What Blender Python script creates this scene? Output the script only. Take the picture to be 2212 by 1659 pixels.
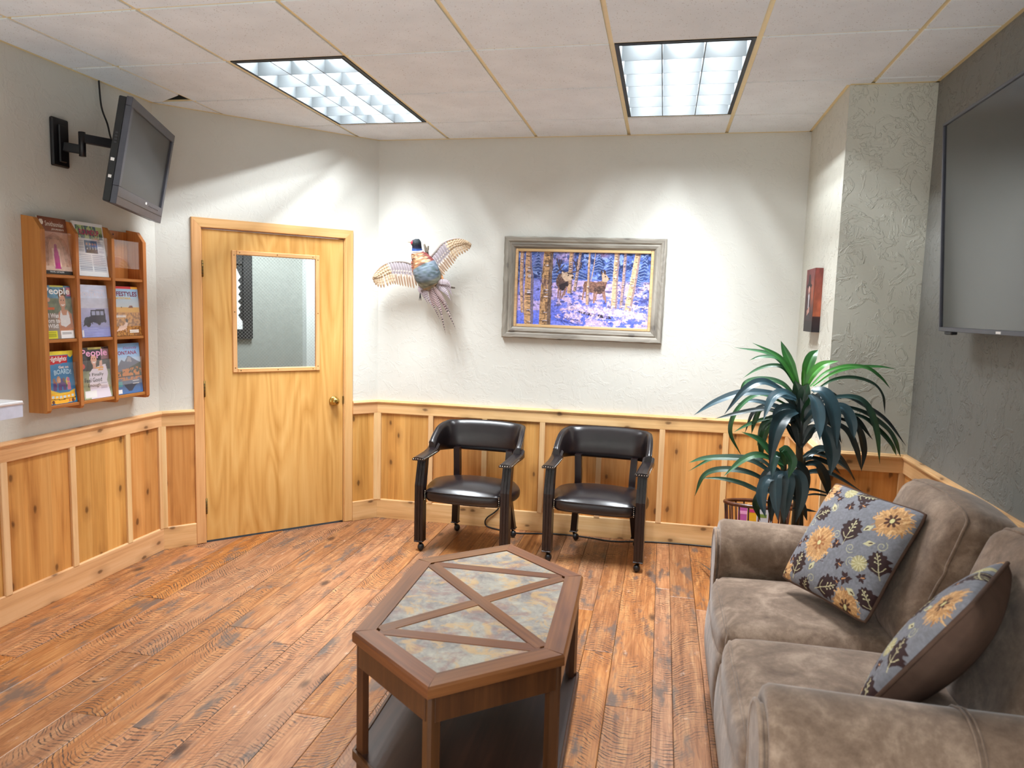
import bpy, bmesh, math, random
import numpy as np
from mathutils import Vector, Matrix

for _o in list(bpy.data.objects):
    bpy.data.objects.remove(_o)
SC = bpy.context.scene
COL = SC.collection
rnd = random.Random(7)
PI = math.pi

# ------------------------------------------------------------------ room data (metres, z up, y into the room)
CEIL = 2.687
XL, XR, XC = -2.987, 1.242, 0.844        # left wall, right wall, pier side
YB, YC = 4.90, 3.952                     # far wall, pier front
AX, AY = XL, 3.859                       # start of the angled wall
BX, BY = -1.996, YB                      # end of the angled wall
ANG = math.atan2(BY - AY, BX - AX)
ALEN = math.hypot(BX - AX, BY - AY)
GX, GY, G = -0.2743, 3.2482, 0.6096      # ceiling grid
RAIL = 0.868

# ------------------------------------------------------------------ camera
F_PX, YAW, PITCH, ROLL, CAM_H = 1565.9, 0.2025, 0.1050, 0.0271, 1.5544
_f = np.array([-math.sin(YAW) * math.cos(PITCH), math.cos(YAW) * math.cos(PITCH), -math.sin(PITCH)])
_r0 = np.array([math.cos(YAW), math.sin(YAW), 0.0])
_u0 = np.cross(_r0, _f)
_r = _r0 * math.cos(ROLL) + _u0 * math.sin(ROLL)
_u = -_r0 * math.sin(ROLL) + _u0 * math.cos(ROLL)
CAMP = np.array([0.0, 0.0, CAM_H])
cd = bpy.data.cameras.new('camera')
cam = bpy.data.objects.new('camera', cd)
COL.objects.link(cam)
cd.sensor_fit = 'HORIZONTAL'
cd.sensor_width = 36.0
cd.lens = F_PX / 2212 * 36.0
cd.clip_start = 0.02
cd.clip_end = 100
cam.matrix_world = Matrix(((_r[0], _u[0], -_f[0], 0), (_r[1], _u[1], -_f[1], 0), (_r[2], _u[2], -_f[2], CAM_H), (0, 0, 0, 1)))
cd.dof.use_dof = True
cd.dof.focus_distance = 4.6
cd.dof.aperture_fstop = 4.0
SC.camera = cam

# ------------------------------------------------------------------ world, light, exposure
w = bpy.data.worlds.new('world')
SC.world = w
w.use_nodes = True
w.node_tree.nodes['Background'].inputs[0].default_value = (0.9, 0.95, 1.0, 1)
w.node_tree.nodes['Background'].inputs[1].default_value = 0.0
SC.view_settings.view_transform = 'Standard'
SC.view_settings.look = 'None'
SC.view_settings.gamma = 1.0
SC.view_settings.use_curve_mapping = False
SC.view_settings.exposure = 0.10
TUBE_W = 35.0                            # watts per fluorescent tube
HALL_W = 45.0
REAR_FILL_W = 110.0                           # added fill lights behind the camera, they lift the ceiling
SC.cycles.max_bounces = 10
SC.cycles.diffuse_bounces = 6
SC.cycles.glossy_bounces = 4
SC.cycles.transparent_max_bounces = 12
SC.cycles.sample_clamp_indirect = 4.0
SC.cycles.caustics_reflective = False
SC.cycles.caustics_refractive = False
LAMP_COL = (0.90, 0.96, 1.0)


def area_light(name, loc, sx, sy, power, color, spread=PI):
    l = bpy.data.lights.new(name, 'AREA')
    l.shape = 'RECTANGLE'
    l.size, l.size_y = sx, sy
    l.energy = power
    l.color = color
    l.spread = spread
    o = bpy.data.objects.new(name, l)
    o.location = loc
    COL.objects.link(o)
    return o


for k0 in (-3, 0):                       # two troffers, three tubes each
    for i in range(3):
        area_light('tube_light', (GX + k0 * G + 0.3048 + (i - 1) * 0.168, GY + G, CEIL + 0.160), 0.036, 1.12, TUBE_W, LAMP_COL, math.radians(150))


for k0 in (-3, 0):                       # unseen fill lights added behind the camera
    area_light('rear_fill_light', (GX + k0 * G + 0.3048, GY - 7 * G, CEIL - 0.004), 0.5, 1.1, REAR_FILL_W, LAMP_COL, math.radians(125))


def at(px, py, Y=None, X=None, Z=None):
    """the point of the room seen at a pixel of the photograph, at a known depth"""
    d = _f + _r * (px - 1106) / F_PX - _u * (py - 829.5) / F_PX
    if Y is not None: t = Y / d[1]
    elif X is not None: t = X / d[0]
    else: t = (Z - CAM_H) / d[2]
    return Vector((CAMP + d * t).tolist())


# ------------------------------------------------------------------ mesh builder
class MB:
    def __init__(s):
        s.v = []; s.f = []; s.s = []

    def add(s, vs, fs, smooth=False):
        n = len(s.v)
        s.v += [tuple(p) for p in vs]
        s.f += [tuple(i + n for i in f) for f in fs]
        s.s += [smooth] * len(fs)
        return s

    def box(s, lo, hi, bev=0.0):
        lo, hi = [min(a, b) for a, b in zip(lo, hi)], [max(a, b) for a, b in zip(lo, hi)]
        c = [(a + b) / 2 for a, b in zip(lo, hi)]
        h = [(b - a) / 2 for a, b in zip(lo, hi)]
        return s.obox(c, ((1, 0, 0), (0, 1, 0), (0, 0, 1)), h, bev)

    def obox(s, c, ax, h, bev=0.0):
        ax = [Vector(a).normalized() for a in ax]
        c = Vector(c)
        P = lambda x, y, z: c + ax[0] * x + ax[1] * y + ax[2] * z
        if bev <= 0 or bev >= min(h):
            vs = [P(x * h[0], y * h[1], z * h[2]) for x in (-1, 1) for y in (-1, 1) for z in (-1, 1)]
            return s.add(vs, [(0, 1, 3, 2), (4, 6, 7, 5), (0, 4, 5, 1), (2, 3, 7, 6), (0, 2, 6, 4), (1, 5, 7, 3)])
        ix = {}
        vs = []
        for x in (-1, 1):
            for y in (-1, 1):
                for z in (-1, 1):
                    for a in range(3):
                        q = [x * h[0], y * h[1], z * h[2]]
                        for b in range(3):
                            if b != a: q[b] -= (x, y, z)[b] * bev
                        ix[(x, y, z, a)] = len(vs)
                        vs.append(P(*q))
        fs = []
        for a in range(3):
            b, d = (a + 1) % 3, (a + 2) % 3
            for sg in (-1, 1):
                quad = []
                for p, q in ((-1, -1), (1, -1), (1, 1), (-1, 1)):
                    k = [0, 0, 0]; k[a] = sg; k[b] = p; k[d] = q
                    quad.append(ix[(k[0], k[1], k[2], a)])
                fs.append(tuple(quad if sg > 0 else quad[::-1]))
            for p in (-1, 1):
                for q in (-1, 1):
                    k0 = [0, 0, 0]; k1 = [0, 0, 0]
                    k0[a] = -1; k1[a] = 1
                    for k in (k0, k1): k[b] = p; k[d] = q
                    e = [ix[(*k0, b)], ix[(*k1, b)], ix[(*k1, d)], ix[(*k0, d)]]
                    fs.append(tuple(e))
        for x in (-1, 1):
            for y in (-1, 1):
                for z in (-1, 1):
                    fs.append((ix[(x, y, z, 0)], ix[(x, y, z, 1)], ix[(x, y, z, 2)]))
        return s.add(vs, fs)

    def bar(s, p, q, wd, ht, up=(0, 0, 1), bev=0.0, ext=0.0):
        p, q = Vector(p), Vector(q)
        t = (q - p); L = t.length; t = t.normalized()
        sd = t.cross(Vector(up)).normalized()
        u2 = sd.cross(t).normalized()
        return s.obox((p + q) / 2, (t, sd, u2), (L / 2 + ext, wd / 2, ht / 2), bev)

    def prism(s, poly, fn, a, b, smooth=False):
        """poly: 2d points; fn(x, y, h) -> point; between heights a and b"""
        n = len(poly)
        vs = [fn(x, y, a) for x, y in poly] + [fn(x, y, b) for x, y in poly]
        s.add(vs, [tuple(range(n))[::-1], tuple(range(n, 2 * n))], False)
        m = len(s.v) - 2 * n
        for i in range(n):
            j = (i + 1) % n
            s.f.append((m + i, m + j, m + n + j, m + n + i)); s.s.append(smooth)
        return s

    def loft(s, rings, smooth=True, closed=True, caps=True):
        n = len(rings[0]); vs = []; fs = []
        for r in rings: vs += list(r)
        m = n if closed else n - 1
        for i in range(len(rings) - 1):
            for j in range(m):
                k = (j + 1) % n
                fs.append((i * n + j, i * n + k, (i + 1) * n + k, (i + 1) * n + j))
        s.add(vs, fs, smooth)
        if caps and closed:
            b = len(s.v) - len(vs)
            s.f += [tuple(b + j for j in range(n))[::-1], tuple(b + len(vs) - n + j for j in range(n))]
            s.s += [False, False]
        return s

    def tube(s, pts, r, n=8, smooth=True):
        pts = [Vector(p) for p in pts]
        R = r if isinstance(r, (list, tuple)) else [r] * len(pts)
        rings = []; nrm = None
        for i, p in enumerate(pts):
            t = (pts[min(i + 1, len(pts) - 1)] - pts[max(i - 1, 0)]).normalized()
            if nrm is None:
                nrm = t.orthogonal().normalized()
            nrm = (nrm - t * nrm.dot(t))
            nrm = nrm.normalized() if nrm.length > 1e-6 else t.orthogonal().normalized()
            b = t.cross(nrm)
            rings.append([p + (nrm * math.cos(2 * PI * k / n) + b * math.sin(2 * PI * k / n)) * R[i] for k in range(n)])
        return s.loft(rings, smooth)

    def lathe(s, prof, c=(0, 0, 0), n=20, ax=((1, 0, 0), (0, 1, 0), (0, 0, 1)), smooth=True):
        A = [Vector(a) for a in ax]; c = Vector(c)
        rings = [[c + A[0] * (r * math.cos(2 * PI * k / n)) + A[1] * (r * math.sin(2 * PI * k / n)) + A[2] * z for k in range(n)] for r, z in prof]
        return s.loft(rings, smooth)

    def ball(s, c, r, nu=14, nv=10, rot=None):
        c = Vector(c)
        r = (r, r, r) if not isinstance(r, (list, tuple)) else r
        rings = []
        for i in range(nv + 1):
            a = PI * (i + 0.02 * (i == 0) - 0.02 * (i == nv)) / nv
            ring = []
            for k in range(nu):
                b = 2 * PI * k / nu
                q = Vector((r[0] * math.sin(a) * math.cos(b), r[1] * math.sin(a) * math.sin(b), -r[2] * math.cos(a)))
                if rot is not None: q = rot @ q
                ring.append(c + q)
            rings.append(ring)
        return s.loft(rings, True)

    @staticmethod
    def rpt(c, h, r, q, warp=None):
        p = [q[i] * h[i] for i in range(3)]
        core = [max(-(h[i] - r), min(h[i] - r, p[i])) for i in range(3)]
        pt = Vector(core) + Vector([p[i] - core[i] for i in range(3)]).normalized() * r
        return Vector(c) + (Vector(warp(q[0], q[1], q[2], pt)) if warp else pt)

    def rbox(s, c, h, r, n=10, warp=None, smooth=True):
        """box with round edges, warp(x,y,z in -1..1, point) may push points"""
        c = Vector(c)
        def g(i):
            t = -1 + 2 * i / n
            return math.copysign(abs(t) ** 0.75, t) if t else 0.0
        key = {}; vs = []; fs = []
        def vid(q):
            k = tuple(round(a, 5) for a in q)
            if k not in key:
                p = [q[i] * h[i] for i in range(3)]
                core = [max(-(h[i] - r), min(h[i] - r, p[i])) for i in range(3)]
                d = Vector([p[i] - core[i] for i in range(3)])
                pt = Vector(core) + d.normalized() * r
                if warp: pt = Vector(warp(q[0], q[1], q[2], pt))
                key[k] = len(vs); vs.append(c + pt)
            return key[k]
        for a in range(3):
            b, d = (a + 1) % 3, (a + 2) % 3
            for sg in (-1, 1):
                for i in range(n):
                    for j in range(n):
                        quad = []
                        for x, y in ((i, j), (i + 1, j), (i + 1, j + 1), (i, j + 1)):
                            q = [0, 0, 0]; q[a] = sg; q[b] = g(x); q[d] = g(y)
                            quad.append(vid(q))
                        fs.append(tuple(quad if sg > 0 else quad[::-1]))
        return s.add(vs, fs, smooth)

    def mesh(s, name, mat, shift=Vector((0, 0, 0)), fix=True):
        me = bpy.data.meshes.new(name)
        me.from_pydata([(p[0] - shift[0], p[1] - shift[1], p[2] - shift[2]) for p in s.v], [], s.f)
        me.polygons.foreach_set('use_smooth', s.s)
        if fix:
            bm = bmesh.new(); bm.from_mesh(me)
            bmesh.ops.recalc_face_normals(bm, faces=bm.faces)
            bm.to_mesh(me); bm.free()
        if mat: me.materials.append(mat)
        me.update()
        return me

    def build(s, name, mat, parent=None, loc=None, rotz=0.0, world=False, fix=True, kind=None, label=None):
        """parent given: vertices are in the parent's frame (world=True: in the room's); origin goes to the part's middle"""
        if parent is not None:
            if world:
                inv = WM[parent.name].inverted()
                s.v = [tuple(inv @ Vector(p)) for p in s.v]
            lo = [min(p[i] for p in s.v) for i in range(3)]; hi = [max(p[i] for p in s.v) for i in range(3)]
            c = Vector([(a + b) / 2 for a, b in zip(lo, hi)])
            o = bpy.data.objects.new(name, s.mesh(name, mat, c, fix))
            o.parent = parent; o.location = c
            WM[o.name] = WM[parent.name] @ Matrix.Translation(c)
        else:
            L = Vector(loc) if loc is not None else Vector((0, 0, 0))
            if world and loc is not None: s.v = [tuple(Vector(p) - L) for p in s.v]
            o = bpy.data.objects.new(name, s.mesh(name, mat, fix=fix))
            o.location = L; o.rotation_euler = (0, 0, rotz)
            WM[o.name] = Matrix.Translation(L) @ Matrix.Rotation(rotz, 4, 'Z')
        COL.objects.link(o)
        if kind: o['kind'] = kind
        if label: o['label'] = label
        return o


WM = {}


def tag(o, label=None, cat=None, group=None, kind=None):
    if label: o['label'] = label
    if cat: o['category'] = cat
    if group: o['group'] = group
    if kind: o['kind'] = kind
    return o


def thing(name, label, cat, loc=(0, 0, 0), rotz=0.0, group=None, kind=None, rot=None):
    o = bpy.data.objects.new(name, None)
    COL.objects.link(o)
    o.empty_display_size = 0.1
    o.location = loc
    o.rotation_euler = rot.to_euler() if rot is not None else (0, 0, rotz)
    WM[o.name] = Matrix.Translation(Vector(loc)) @ (rot.to_4x4() if rot is not None else Matrix.Rotation(rotz, 4, 'Z'))
    return tag(o, label, cat, group, kind)


def copy_tree(o, parent=None):
    c = o.copy(); COL.objects.link(c)
    if parent is not None: c.parent = parent
    for ch in [x for x in o.children]:
        copy_tree(ch, c)
    return c


def spline(pts, n=8):
    """Catmull-Rom through points"""
    P = [Vector(p) for p in pts]
    P = [P[0] * 2 - P[1]] + P + [P[-1] * 2 - P[-2]]
    out = []
    for i in range(1, len(P) - 2):
        a, b, c, d = P[i - 1:i + 3]
        for k in range(n):
            t = k / n
            out.append(0.5 * ((2 * b) + (c - a) * t + (2 * a - 5 * b + 4 * c - d) * t * t + (3 * b - a - 3 * c + d) * t ** 3))
    out.append(P[-2].copy())
    return out


def clip(poly, a, b, c):
    """keep the side a*x + b*y <= c"""
    out = []
    for i in range(len(poly)):
        p, q = poly[i], poly[(i + 1) % len(poly)]
        dp, dq = a * p[0] + b * p[1] - c, a * q[0] + b * q[1] - c
        if dp <= 0: out.append(p)
        if dp * dq < 0:
            t = dp / (dp - dq)
            out.append((p[0] + (q[0] - p[0]) * t, p[1] + (q[1] - p[1]) * t))
    return out


_an = (math.sin(-ANG), math.cos(-ANG))                   # outward normal of the angled wall is (-sin, cos)
AN = (-math.sin(ANG), math.cos(ANG))


def clip_room(poly, inset=0.0):
    poly = clip(poly, -1, 0, -XL - inset)
    poly = clip(poly, 0, 1, YB - inset) if poly else poly
    poly = clip(poly, 1, 0, XR - inset) if poly else poly
    if poly: poly = clip(poly, AN[0], AN[1], AN[0] * AX + AN[1] * AY - inset)
    return poly


# ------------------------------------------------------------------ material nodes
def srgb(r, g, b):
    f = lambda c: (c / 255 / 12.92) if c <= 10.31 else ((c / 255 + 0.055) / 1.055) ** 2.4
    return (f(r), f(g), f(b), 1.0)


class NT:
    def __init__(s, name):
        s.m = bpy.data.materials.new(name)
        s.m.use_nodes = True
        s.t = s.m.node_tree
        s.t.nodes.clear()
        s.out = s.t.nodes.new('ShaderNodeOutputMaterial')

    def n(s, typ, props=None, **inp):
        nd = s.t.nodes.new('ShaderNode' + typ)
        for k, v in (props or {}).items(): setattr(nd, k, v)
        for k, v in inp.items():
            key = k.replace('_', ' ')
            s.set(nd.inputs[key] if key in nd.inputs else nd.inputs[int(k[1:])], v)
        return nd

    def set(s, sock, v):
        if isinstance(v, bpy.types.NodeSocket): s.t.links.new(v, sock)
        elif isinstance(v, bpy.types.Node): s.t.links.new(v.outputs[0], sock)
        else:
            if hasattr(sock.default_value, '__len__') and not hasattr(v, '__len__'): v = [v] * len(sock.default_value)
            sock.default_value = v

    def math(s, op, a, b=0.0, c=None, clamp=False):
        nd = s.t.nodes.new('ShaderNodeMath'); nd.operation = op; nd.use_clamp = clamp
        s.set(nd.inputs[0], a); s.set(nd.inputs[1], b)
        if c is not None: s.set(nd.inputs[2], c)
        return nd.outputs[0]

    def mix(s, f, a, b, mode='MIX'):
        nd = s.t.nodes.new('ShaderNodeMix'); nd.data_type = 'RGBA'; nd.blend_type = mode
        s.set(nd.inputs[0], f); s.set(nd.inputs[6], a); s.set(nd.inputs[7], b)
        return nd.outputs[2]

    def ramp(s, f, stops, interp='LINEAR'):
        nd = s.t.nodes.new('ShaderNodeValToRGB')
        cr = nd.color_ramp; cr.interpolation = interp
        while len(cr.elements) < len(stops): cr.elements.new(0.5)
        for e, (p, c) in zip(cr.elements, stops):
            e.position = p
            e.color = c if hasattr(c, '__len__') else (c, c, c, 1)
        s.set(nd.inputs[0], f)
        return nd.outputs[0]

    def coords(s, scale=(1, 1, 1), rand=True, kind='Object', rot=(0, 0, 0)):
        tc = s.n('TexCoord')
        v = tc.outputs[kind]
        if rand:
            oi = s.n('ObjectInfo')
            ad = s.n('VectorMath', {'operation': 'ADD'})
            ml = s.n('VectorMath', {'operation': 'SCALE'})
            s.set(ml.inputs[0], (37.0, 53.0, 71.0)); s.set(ml.inputs['Scale'], oi.outputs['Random'])
            s.set(ad.inputs[0], v); s.set(ad.inputs[1], ml.outputs[0])
            v = ad.outputs[0]
        mp = s.n('Mapping')
        s.set(mp.inputs[0], v); mp.inputs['Scale'].default_value = scale; mp.inputs['Rotation'].default_value = rot
        return mp.outputs[0]

    def noise(s, vec, scale, detail=3.0, rough=0.55, dist=0.0):
        return s.n('TexNoise', Vector=vec, Scale=scale, Detail=detail, Roughness=rough, Distortion=dist).outputs[0]

    def bump(s, h, strength=0.2, dist=0.01, nrm=None):
        nd = s.n('Bump', Height=h, Strength=strength, Distance=dist)
        if nrm is not None: s.set(nd.inputs['Normal'], nrm)
        return nd.outputs[0]

    def done(s, color, rough=0.5, metal=0.0, normal=None, spec=None, **kw):
        b = s.n('BsdfPrincipled')
        s.set(b.inputs['Base Color'], color); s.set(b.inputs['Roughness'], rough); s.set(b.inputs['Metallic'], metal)
        if normal is not None: s.set(b.inputs['Normal'], normal)
        if spec is not None: s.set(b.inputs['Specular IOR Level'], spec)
        for k, v in kw.items(): s.set(b.inputs[k.replace('_', ' ')], v)
        s.t.links.new(b.outputs[0], s.out.inputs[0])
        return s.m


def plain(name, col, rough=0.5, metal=0.0, var=0.06, scale=30, bump=0.0, **kw):
    t = NT(name)
    v = t.coords()
    nz = t.noise(v, scale, 3)
    k = t.ramp(nz, [(0.3, 1 - var), (0.7, 1 + var)])
    c = t.mix(1.0, col, k, 'MULTIPLY')
    nm = t.bump(nz, bump, 0.004) if bump else None
    return t.done(c, rough, metal, nm, **kw)


def paint(name, col, bump):
    t = NT(name)
    v = t.n('NewGeometry').outputs['Position']
    big = t.noise(v, 2.2, 2)
    n1 = t.noise(v, 9.0, 4, 0.6, 1.2)
    n2 = t.noise(v, 34.0, 3, 0.6, 0.6)
    patch = t.ramp(n1, [(0.50, 0.0), (0.56, 1.0)])
    ridge = t.ramp(t.noise(v, 14.0, 2, 0.5, 2.0), [(0.47, 0.0), (0.5, 1.0), (0.53, 0.0)])
    h = t.math('ADD', t.math('MULTIPLY', patch, 0.5), t.math('MULTIPLY', ridge, t.math('MULTIPLY', patch, 0.7)))
    h = t.math('ADD', h, t.math('MULTIPLY', n2, 0.35))
    c = t.mix(1.0, col, t.ramp(big, [(0.3, 0.97), (0.7, 1.02)]), 'MULTIPLY')
    return t.done(c, 0.6, 0.0, t.bump(h, bump, 0.006), spec=0.3)


def wood(name, cols, axis=2, grain=1.0, rough=0.42, knots=0.0, var=0.12, cathedral=0.0, coat=0.0, stripes=0.0, bump=0.05, knotcol=(70, 38, 18)):
    """cols: dark, mid, light in 0-255; the grain runs along the given local axis"""
    t = NT(name)
    sc = [14.0 * grain] * 3; sc[axis] = 0.9 * grain
    v = t.coords(tuple(sc))
    s2 = [60.0 * grain] * 3; s2[axis] = 1.6 * grain
    v2 = t.coords(tuple(s2))
    n1 = t.noise(v, 1.0, 4, 0.6, 0.8)
    n2 = t.noise(v2, 1.0, 3, 0.6)
    g = t.math('ADD', t.math('MULTIPLY', n1, 0.65), t.math('MULTIPLY', n2, 0.35))
    if cathedral:
        s3 = [3.4] * 3; s3[axis] = 0.55
        wv = t.noise(t.coords(tuple(s3)), 1.0, 2, 0.4, 0.3)
        rings = t.math('FRACT', t.math('MULTIPLY', wv, 16.0))
        g = t.math('ADD', t.math('MULTIPLY', g, 1 - cathedral), t.math('MULTIPLY', t.math('ABSOLUTE', t.math('SUBTRACT', rings, 0.5)), cathedral * 2 * 0.9))
    c = t.ramp(g, [(0.30, srgb(*cols[0])), (0.5, srgb(*cols[1])), (0.70, srgb(*cols[2]))])
    if stripes:
        s4 = [9.0] * 3; s4[axis] = 0.02
        st = t.n('TexVoronoi', {'feature': 'F1'}, Vector=t.coords(tuple(s4)), Scale=1.0)
        sv = t.n('SeparateColor'); t.set(sv.inputs[0], st.outputs['Color'])
        c = t.mix(stripes, c, t.mix(1.0, c, t.ramp(sv.outputs[0], [(0.0, 0.72), (1.0, 1.18)]), 'MULTIPLY'))
    if knots:
        base = t.coords((1, 1, 1))
        sx = t.n('SeparateXYZ'); t.set(sx.inputs[0], base)
        al = sx.outputs[axis]; o1, o2 = [sx.outputs[i] for i in range(3) if i != axis]
        cv_ = t.n('CombineXYZ'); t.set(cv_.inputs[0], t.math('MULTIPLY', t.math('ADD', o1, o2), 6.0)); t.set(cv_.inputs[1], t.math('MULTIPLY', al, 3.1))
        vv = cv_.outputs[0]
        wob = t.noise(vv, 5.0, 2)
        kd = t.n('TexVoronoi', {'feature': 'F1', 'voronoi_dimensions': '2D'}, Vector=vv, Scale=1.0, Randomness=1.0).outputs['Distance']
        kd = t.math('ADD', kd, t.math('MULTIPLY', t.math('SUBTRACT', wob, 0.5), 0.10))
        c = t.mix(t.math('MULTIPLY', t.ramp(kd, [(0.06, 1.0), (0.26, 0.0)]), 0.45 * knots), c, srgb(cols[0][0] * .72, cols[0][1] * .66, cols[0][2] * .6))
        c = t.mix(t.math('MULTIPLY', t.ramp(kd, [(0.035, 1.0), (0.075, 0.0)]), 0.85 * knots), c, srgb(*knotcol))
    oi = t.n('ObjectInfo')
    hv = t.n('HueSaturation', Color=c)
    t.set(hv.inputs['Value'], t.math('ADD', 1 - var, t.math('MULTIPLY', oi.outputs['Random'], 2 * var)))
    t.set(hv.inputs['Hue'], t.math('ADD', 0.494, t.math('MULTIPLY', t.math('FRACT', t.math('MULTIPLY', oi.outputs['Random'], 7.3)), 0.012)))
    kw = dict(Coat_Weight=coat, Coat_Roughness=0.2) if coat else {}
    return t.done(hv.outputs[0], rough, 0.0, t.bump(g, bump, 0.003), spec=0.4, **kw)


def vcol_mat(name, rough=0.6, bump=0.0, bscale=200.0, coat=0.0, spec=0.4):
    t = NT(name)
    c = t.n('VertexColor', {'layer_name': 'Col'}).outputs[0]
    nm = None
    if bump:
        nm = t.bump(t.noise(t.coords(), bscale, 2), bump, 0.003)
    kw = dict(Coat_Weight=coat, Coat_Roughness=0.12) if coat else {}
    return t.done(c, rough, 0.0, nm, spec=spec, **kw)


def clear_mat(name, tint, gloss=0.08, rough=0.03):
    t = NT(name)
    fr = t.n('LayerWeight', Blend=0.25).outputs['Fresnel']
    tr = t.n('BsdfTransparent', Color=tint)
    gl = t.n('BsdfGlossy', Color=(1, 1, 1, 1), Roughness=rough)
    mx = t.n('MixShader')
    t.set(mx.inputs[0], t.math('ADD', t.math('MULTIPLY', fr, 0.12), gloss)); t.set(mx.inputs[1], tr.outputs[0]); t.set(mx.inputs[2], gl.outputs[0])
    t.t.links.new(mx.outputs[0], t.out.inputs[0])
    return t.m
# ------------------------------------------------------------------ materials
CREAM = paint('cream_wall_paint', srgb(208, 207, 200), 0.2)
PIER = paint('pier_wall_paint', srgb(202, 201, 190), 0.6)
GREY = paint('grey_wall_paint', srgb(124, 124, 120), 0.6)
BOUNCE = plain('pale_bounce_floor', srgb(205, 203, 200), 0.6)  # pale colour for the added bounce floor behind the camera
HALL = plain('hall_wall_paint', srgb(150, 152, 147), 0.7)
PINE = wood('knotty_panel_wood', [(172, 112, 54), (206, 148, 80), (222, 170, 104)], 2, 1.0, 0.45, knots=0.8, var=0.04, stripes=0.4)
BATTEN = wood('pale_batten_wood', [(206, 160, 110), (224, 184, 134), (232, 198, 152)], 2, 1.2, 0.45, var=0.05)
RAILX = wood('rail_wood_x', [(192, 142, 92), (220, 174, 122), (232, 194, 146)], 0, 1.0, 0.42, knots=0.8, var=0.05)
OAKZ = wood('door_veneer', [(188, 132, 68), (210, 157, 92), (222, 174, 110)], 2, 0.9, 0.38, var=0.0, cathedral=0.2)
TRIMZ = wood('door_trim_z', [(196, 142, 88), (216, 166, 110), (226, 180, 128)], 2, 1.3, 0.4, var=0.04)
TRIMX = wood('door_trim_x', [(196, 142, 88), (216, 166, 110), (226, 180, 128)], 0, 1.3, 0.4, var=0.04)
RACK = wood('rack_wood', [(150, 88, 40), (178, 112, 56), (196, 132, 72)], 2, 1.4, 0.4, var=0.04)
RACKY = wood('rack_wood_y', [(150, 88, 40), (178, 112, 56), (196, 132, 72)], 1, 1.4, 0.4, var=0.04)
MAHOG = wood('dark_mahogany', [(14, 6, 8), (24, 11, 12), (34, 17, 17)], 2, 1.2, 0.30, var=0.04, coat=0.2, bump=0.01)
SHELFW = wood('dark_shelf_wood', [(30, 17, 12), (46, 28, 20), (62, 40, 28)], 1, 1.0, 0.4, var=0.02)
TWOODX = wood('table_wood_x', [(70, 38, 17), (104, 62, 31), (130, 82, 44)], 0, 1.2, 0.36, var=0.10, coat=0.25)
TWOODZ = wood('table_wood_shade_z', [(44, 23, 10), (66, 37, 17), (84, 50, 25)], 2, 1.2, 0.36, var=0.08, coat=0.2)  # darker than the top boards: shade on the table's sides put into the colour
BARNX = wood('weathered_frame_x', [(96, 90, 82), (142, 136, 126), (176, 170, 158)], 0, 1.6, 0.75, knots=0.5, var=0.06, bump=0.35, knotcol=(60, 56, 60))
BARNZ = wood('weathered_frame_z', [(96, 90, 82), (142, 136, 126), (176, 170, 158)], 2, 1.6, 0.75, knots=0.5, var=0.06, bump=0.35, knotcol=(60, 56, 60))
LINER = wood('pale_frame_liner', [(176, 140, 96), (206, 172, 126), (222, 192, 148)], 0, 1.6, 0.5, var=0.04)
DRIFT = wood('driftwood', [(60, 52, 44), (104, 94, 82), (140, 128, 112)], 2, 2.0, 0.8, var=0.1, bump=0.3)
BASKET = wood('basket_wood', [(52, 24, 14), (74, 36, 22), (92, 50, 32)], 2, 1.5, 0.3, var=0.06, coat=0.2)
TBAR = plain('champagne_grid_metal', srgb(232, 214, 166), 0.4, 0.15, 0.03)
BLADE = plain('louver_white_metal', srgb(58, 62, 64), 0.6, 0.0, 0.02)
TROFFER = plain('troffer_white_enamel', srgb(225, 228, 228), 0.5, 0.0, 0.02)
DARKGAP = plain('lamp_shadow_gap', srgb(22, 24, 32), 0.5)  # shade of the gap round the louver, as a dark colour
PLENUM = plain('plenum_dark', srgb(40, 40, 44), 0.8)
BLACK = plain('black_plastic', srgb(20, 20, 24), 0.42)
BLACKM = plain('black_metal', srgb(12, 12, 18), 0.45)
CHAR = plain('charcoal_plastic', srgb(58, 58, 64), 0.5)
BEZEL = plain('grey_bezel', srgb(84, 85, 95), 0.38, 0.3)
SCREEN = plain('tv_screen', srgb(20, 21, 25), 0.16, 0.0, 0.02, spec=0.9)
SCREEN2 = plain('matte_tv_screen', srgb(58, 58, 60), 0.35, 0.0, 0.03, spec=0.5)
BRASS = plain('brass', srgb(196, 164, 92), 0.25, 1.0, 0.05)
HINGE = plain('aged_brass', srgb(120, 96, 52), 0.4, 0.9, 0.12)
NAIL = plain('nickel_nail', srgb(200, 196, 186), 0.25, 1.0)
WHITEL = plain('white_laminate', srgb(238, 238, 242), 0.35)
PEN = plain('fascia_lavender', srgb(206, 208, 226), 0.5)
RUBBER = plain('black_cable', srgb(14, 14, 16), 0.5)
PAGES = plain('paper_pages', srgb(228, 224, 214), 0.8, 0.0, 0.06, 120)
POT = plain('dark_pot', srgb(36, 28, 24), 0.5)
SOIL = plain('moss_soil', srgb(48, 38, 26), 0.95, 0.0, 0.4, 60)
WHITEINK = plain('white_ink', srgb(245, 245, 245), 0.55, 0.0, 0.0)
CLEAR = clear_mat('clear_acrylic', (0.96, 0.95, 0.95, 1), 0.015)
GLASS = clear_mat('door_glass', (0.92, 0.95, 0.94, 1), 0.02)
WIRE = plain('wire_grey', srgb(170, 174, 174), 0.4, 0.6)

INKS = {}


def ink(r, g, b):
    k = (r, g, b)
    if k not in INKS: INKS[k] = plain('ink', srgb(r, g, b), 0.55, 0.0, 0.0)
    return INKS[k]


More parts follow.
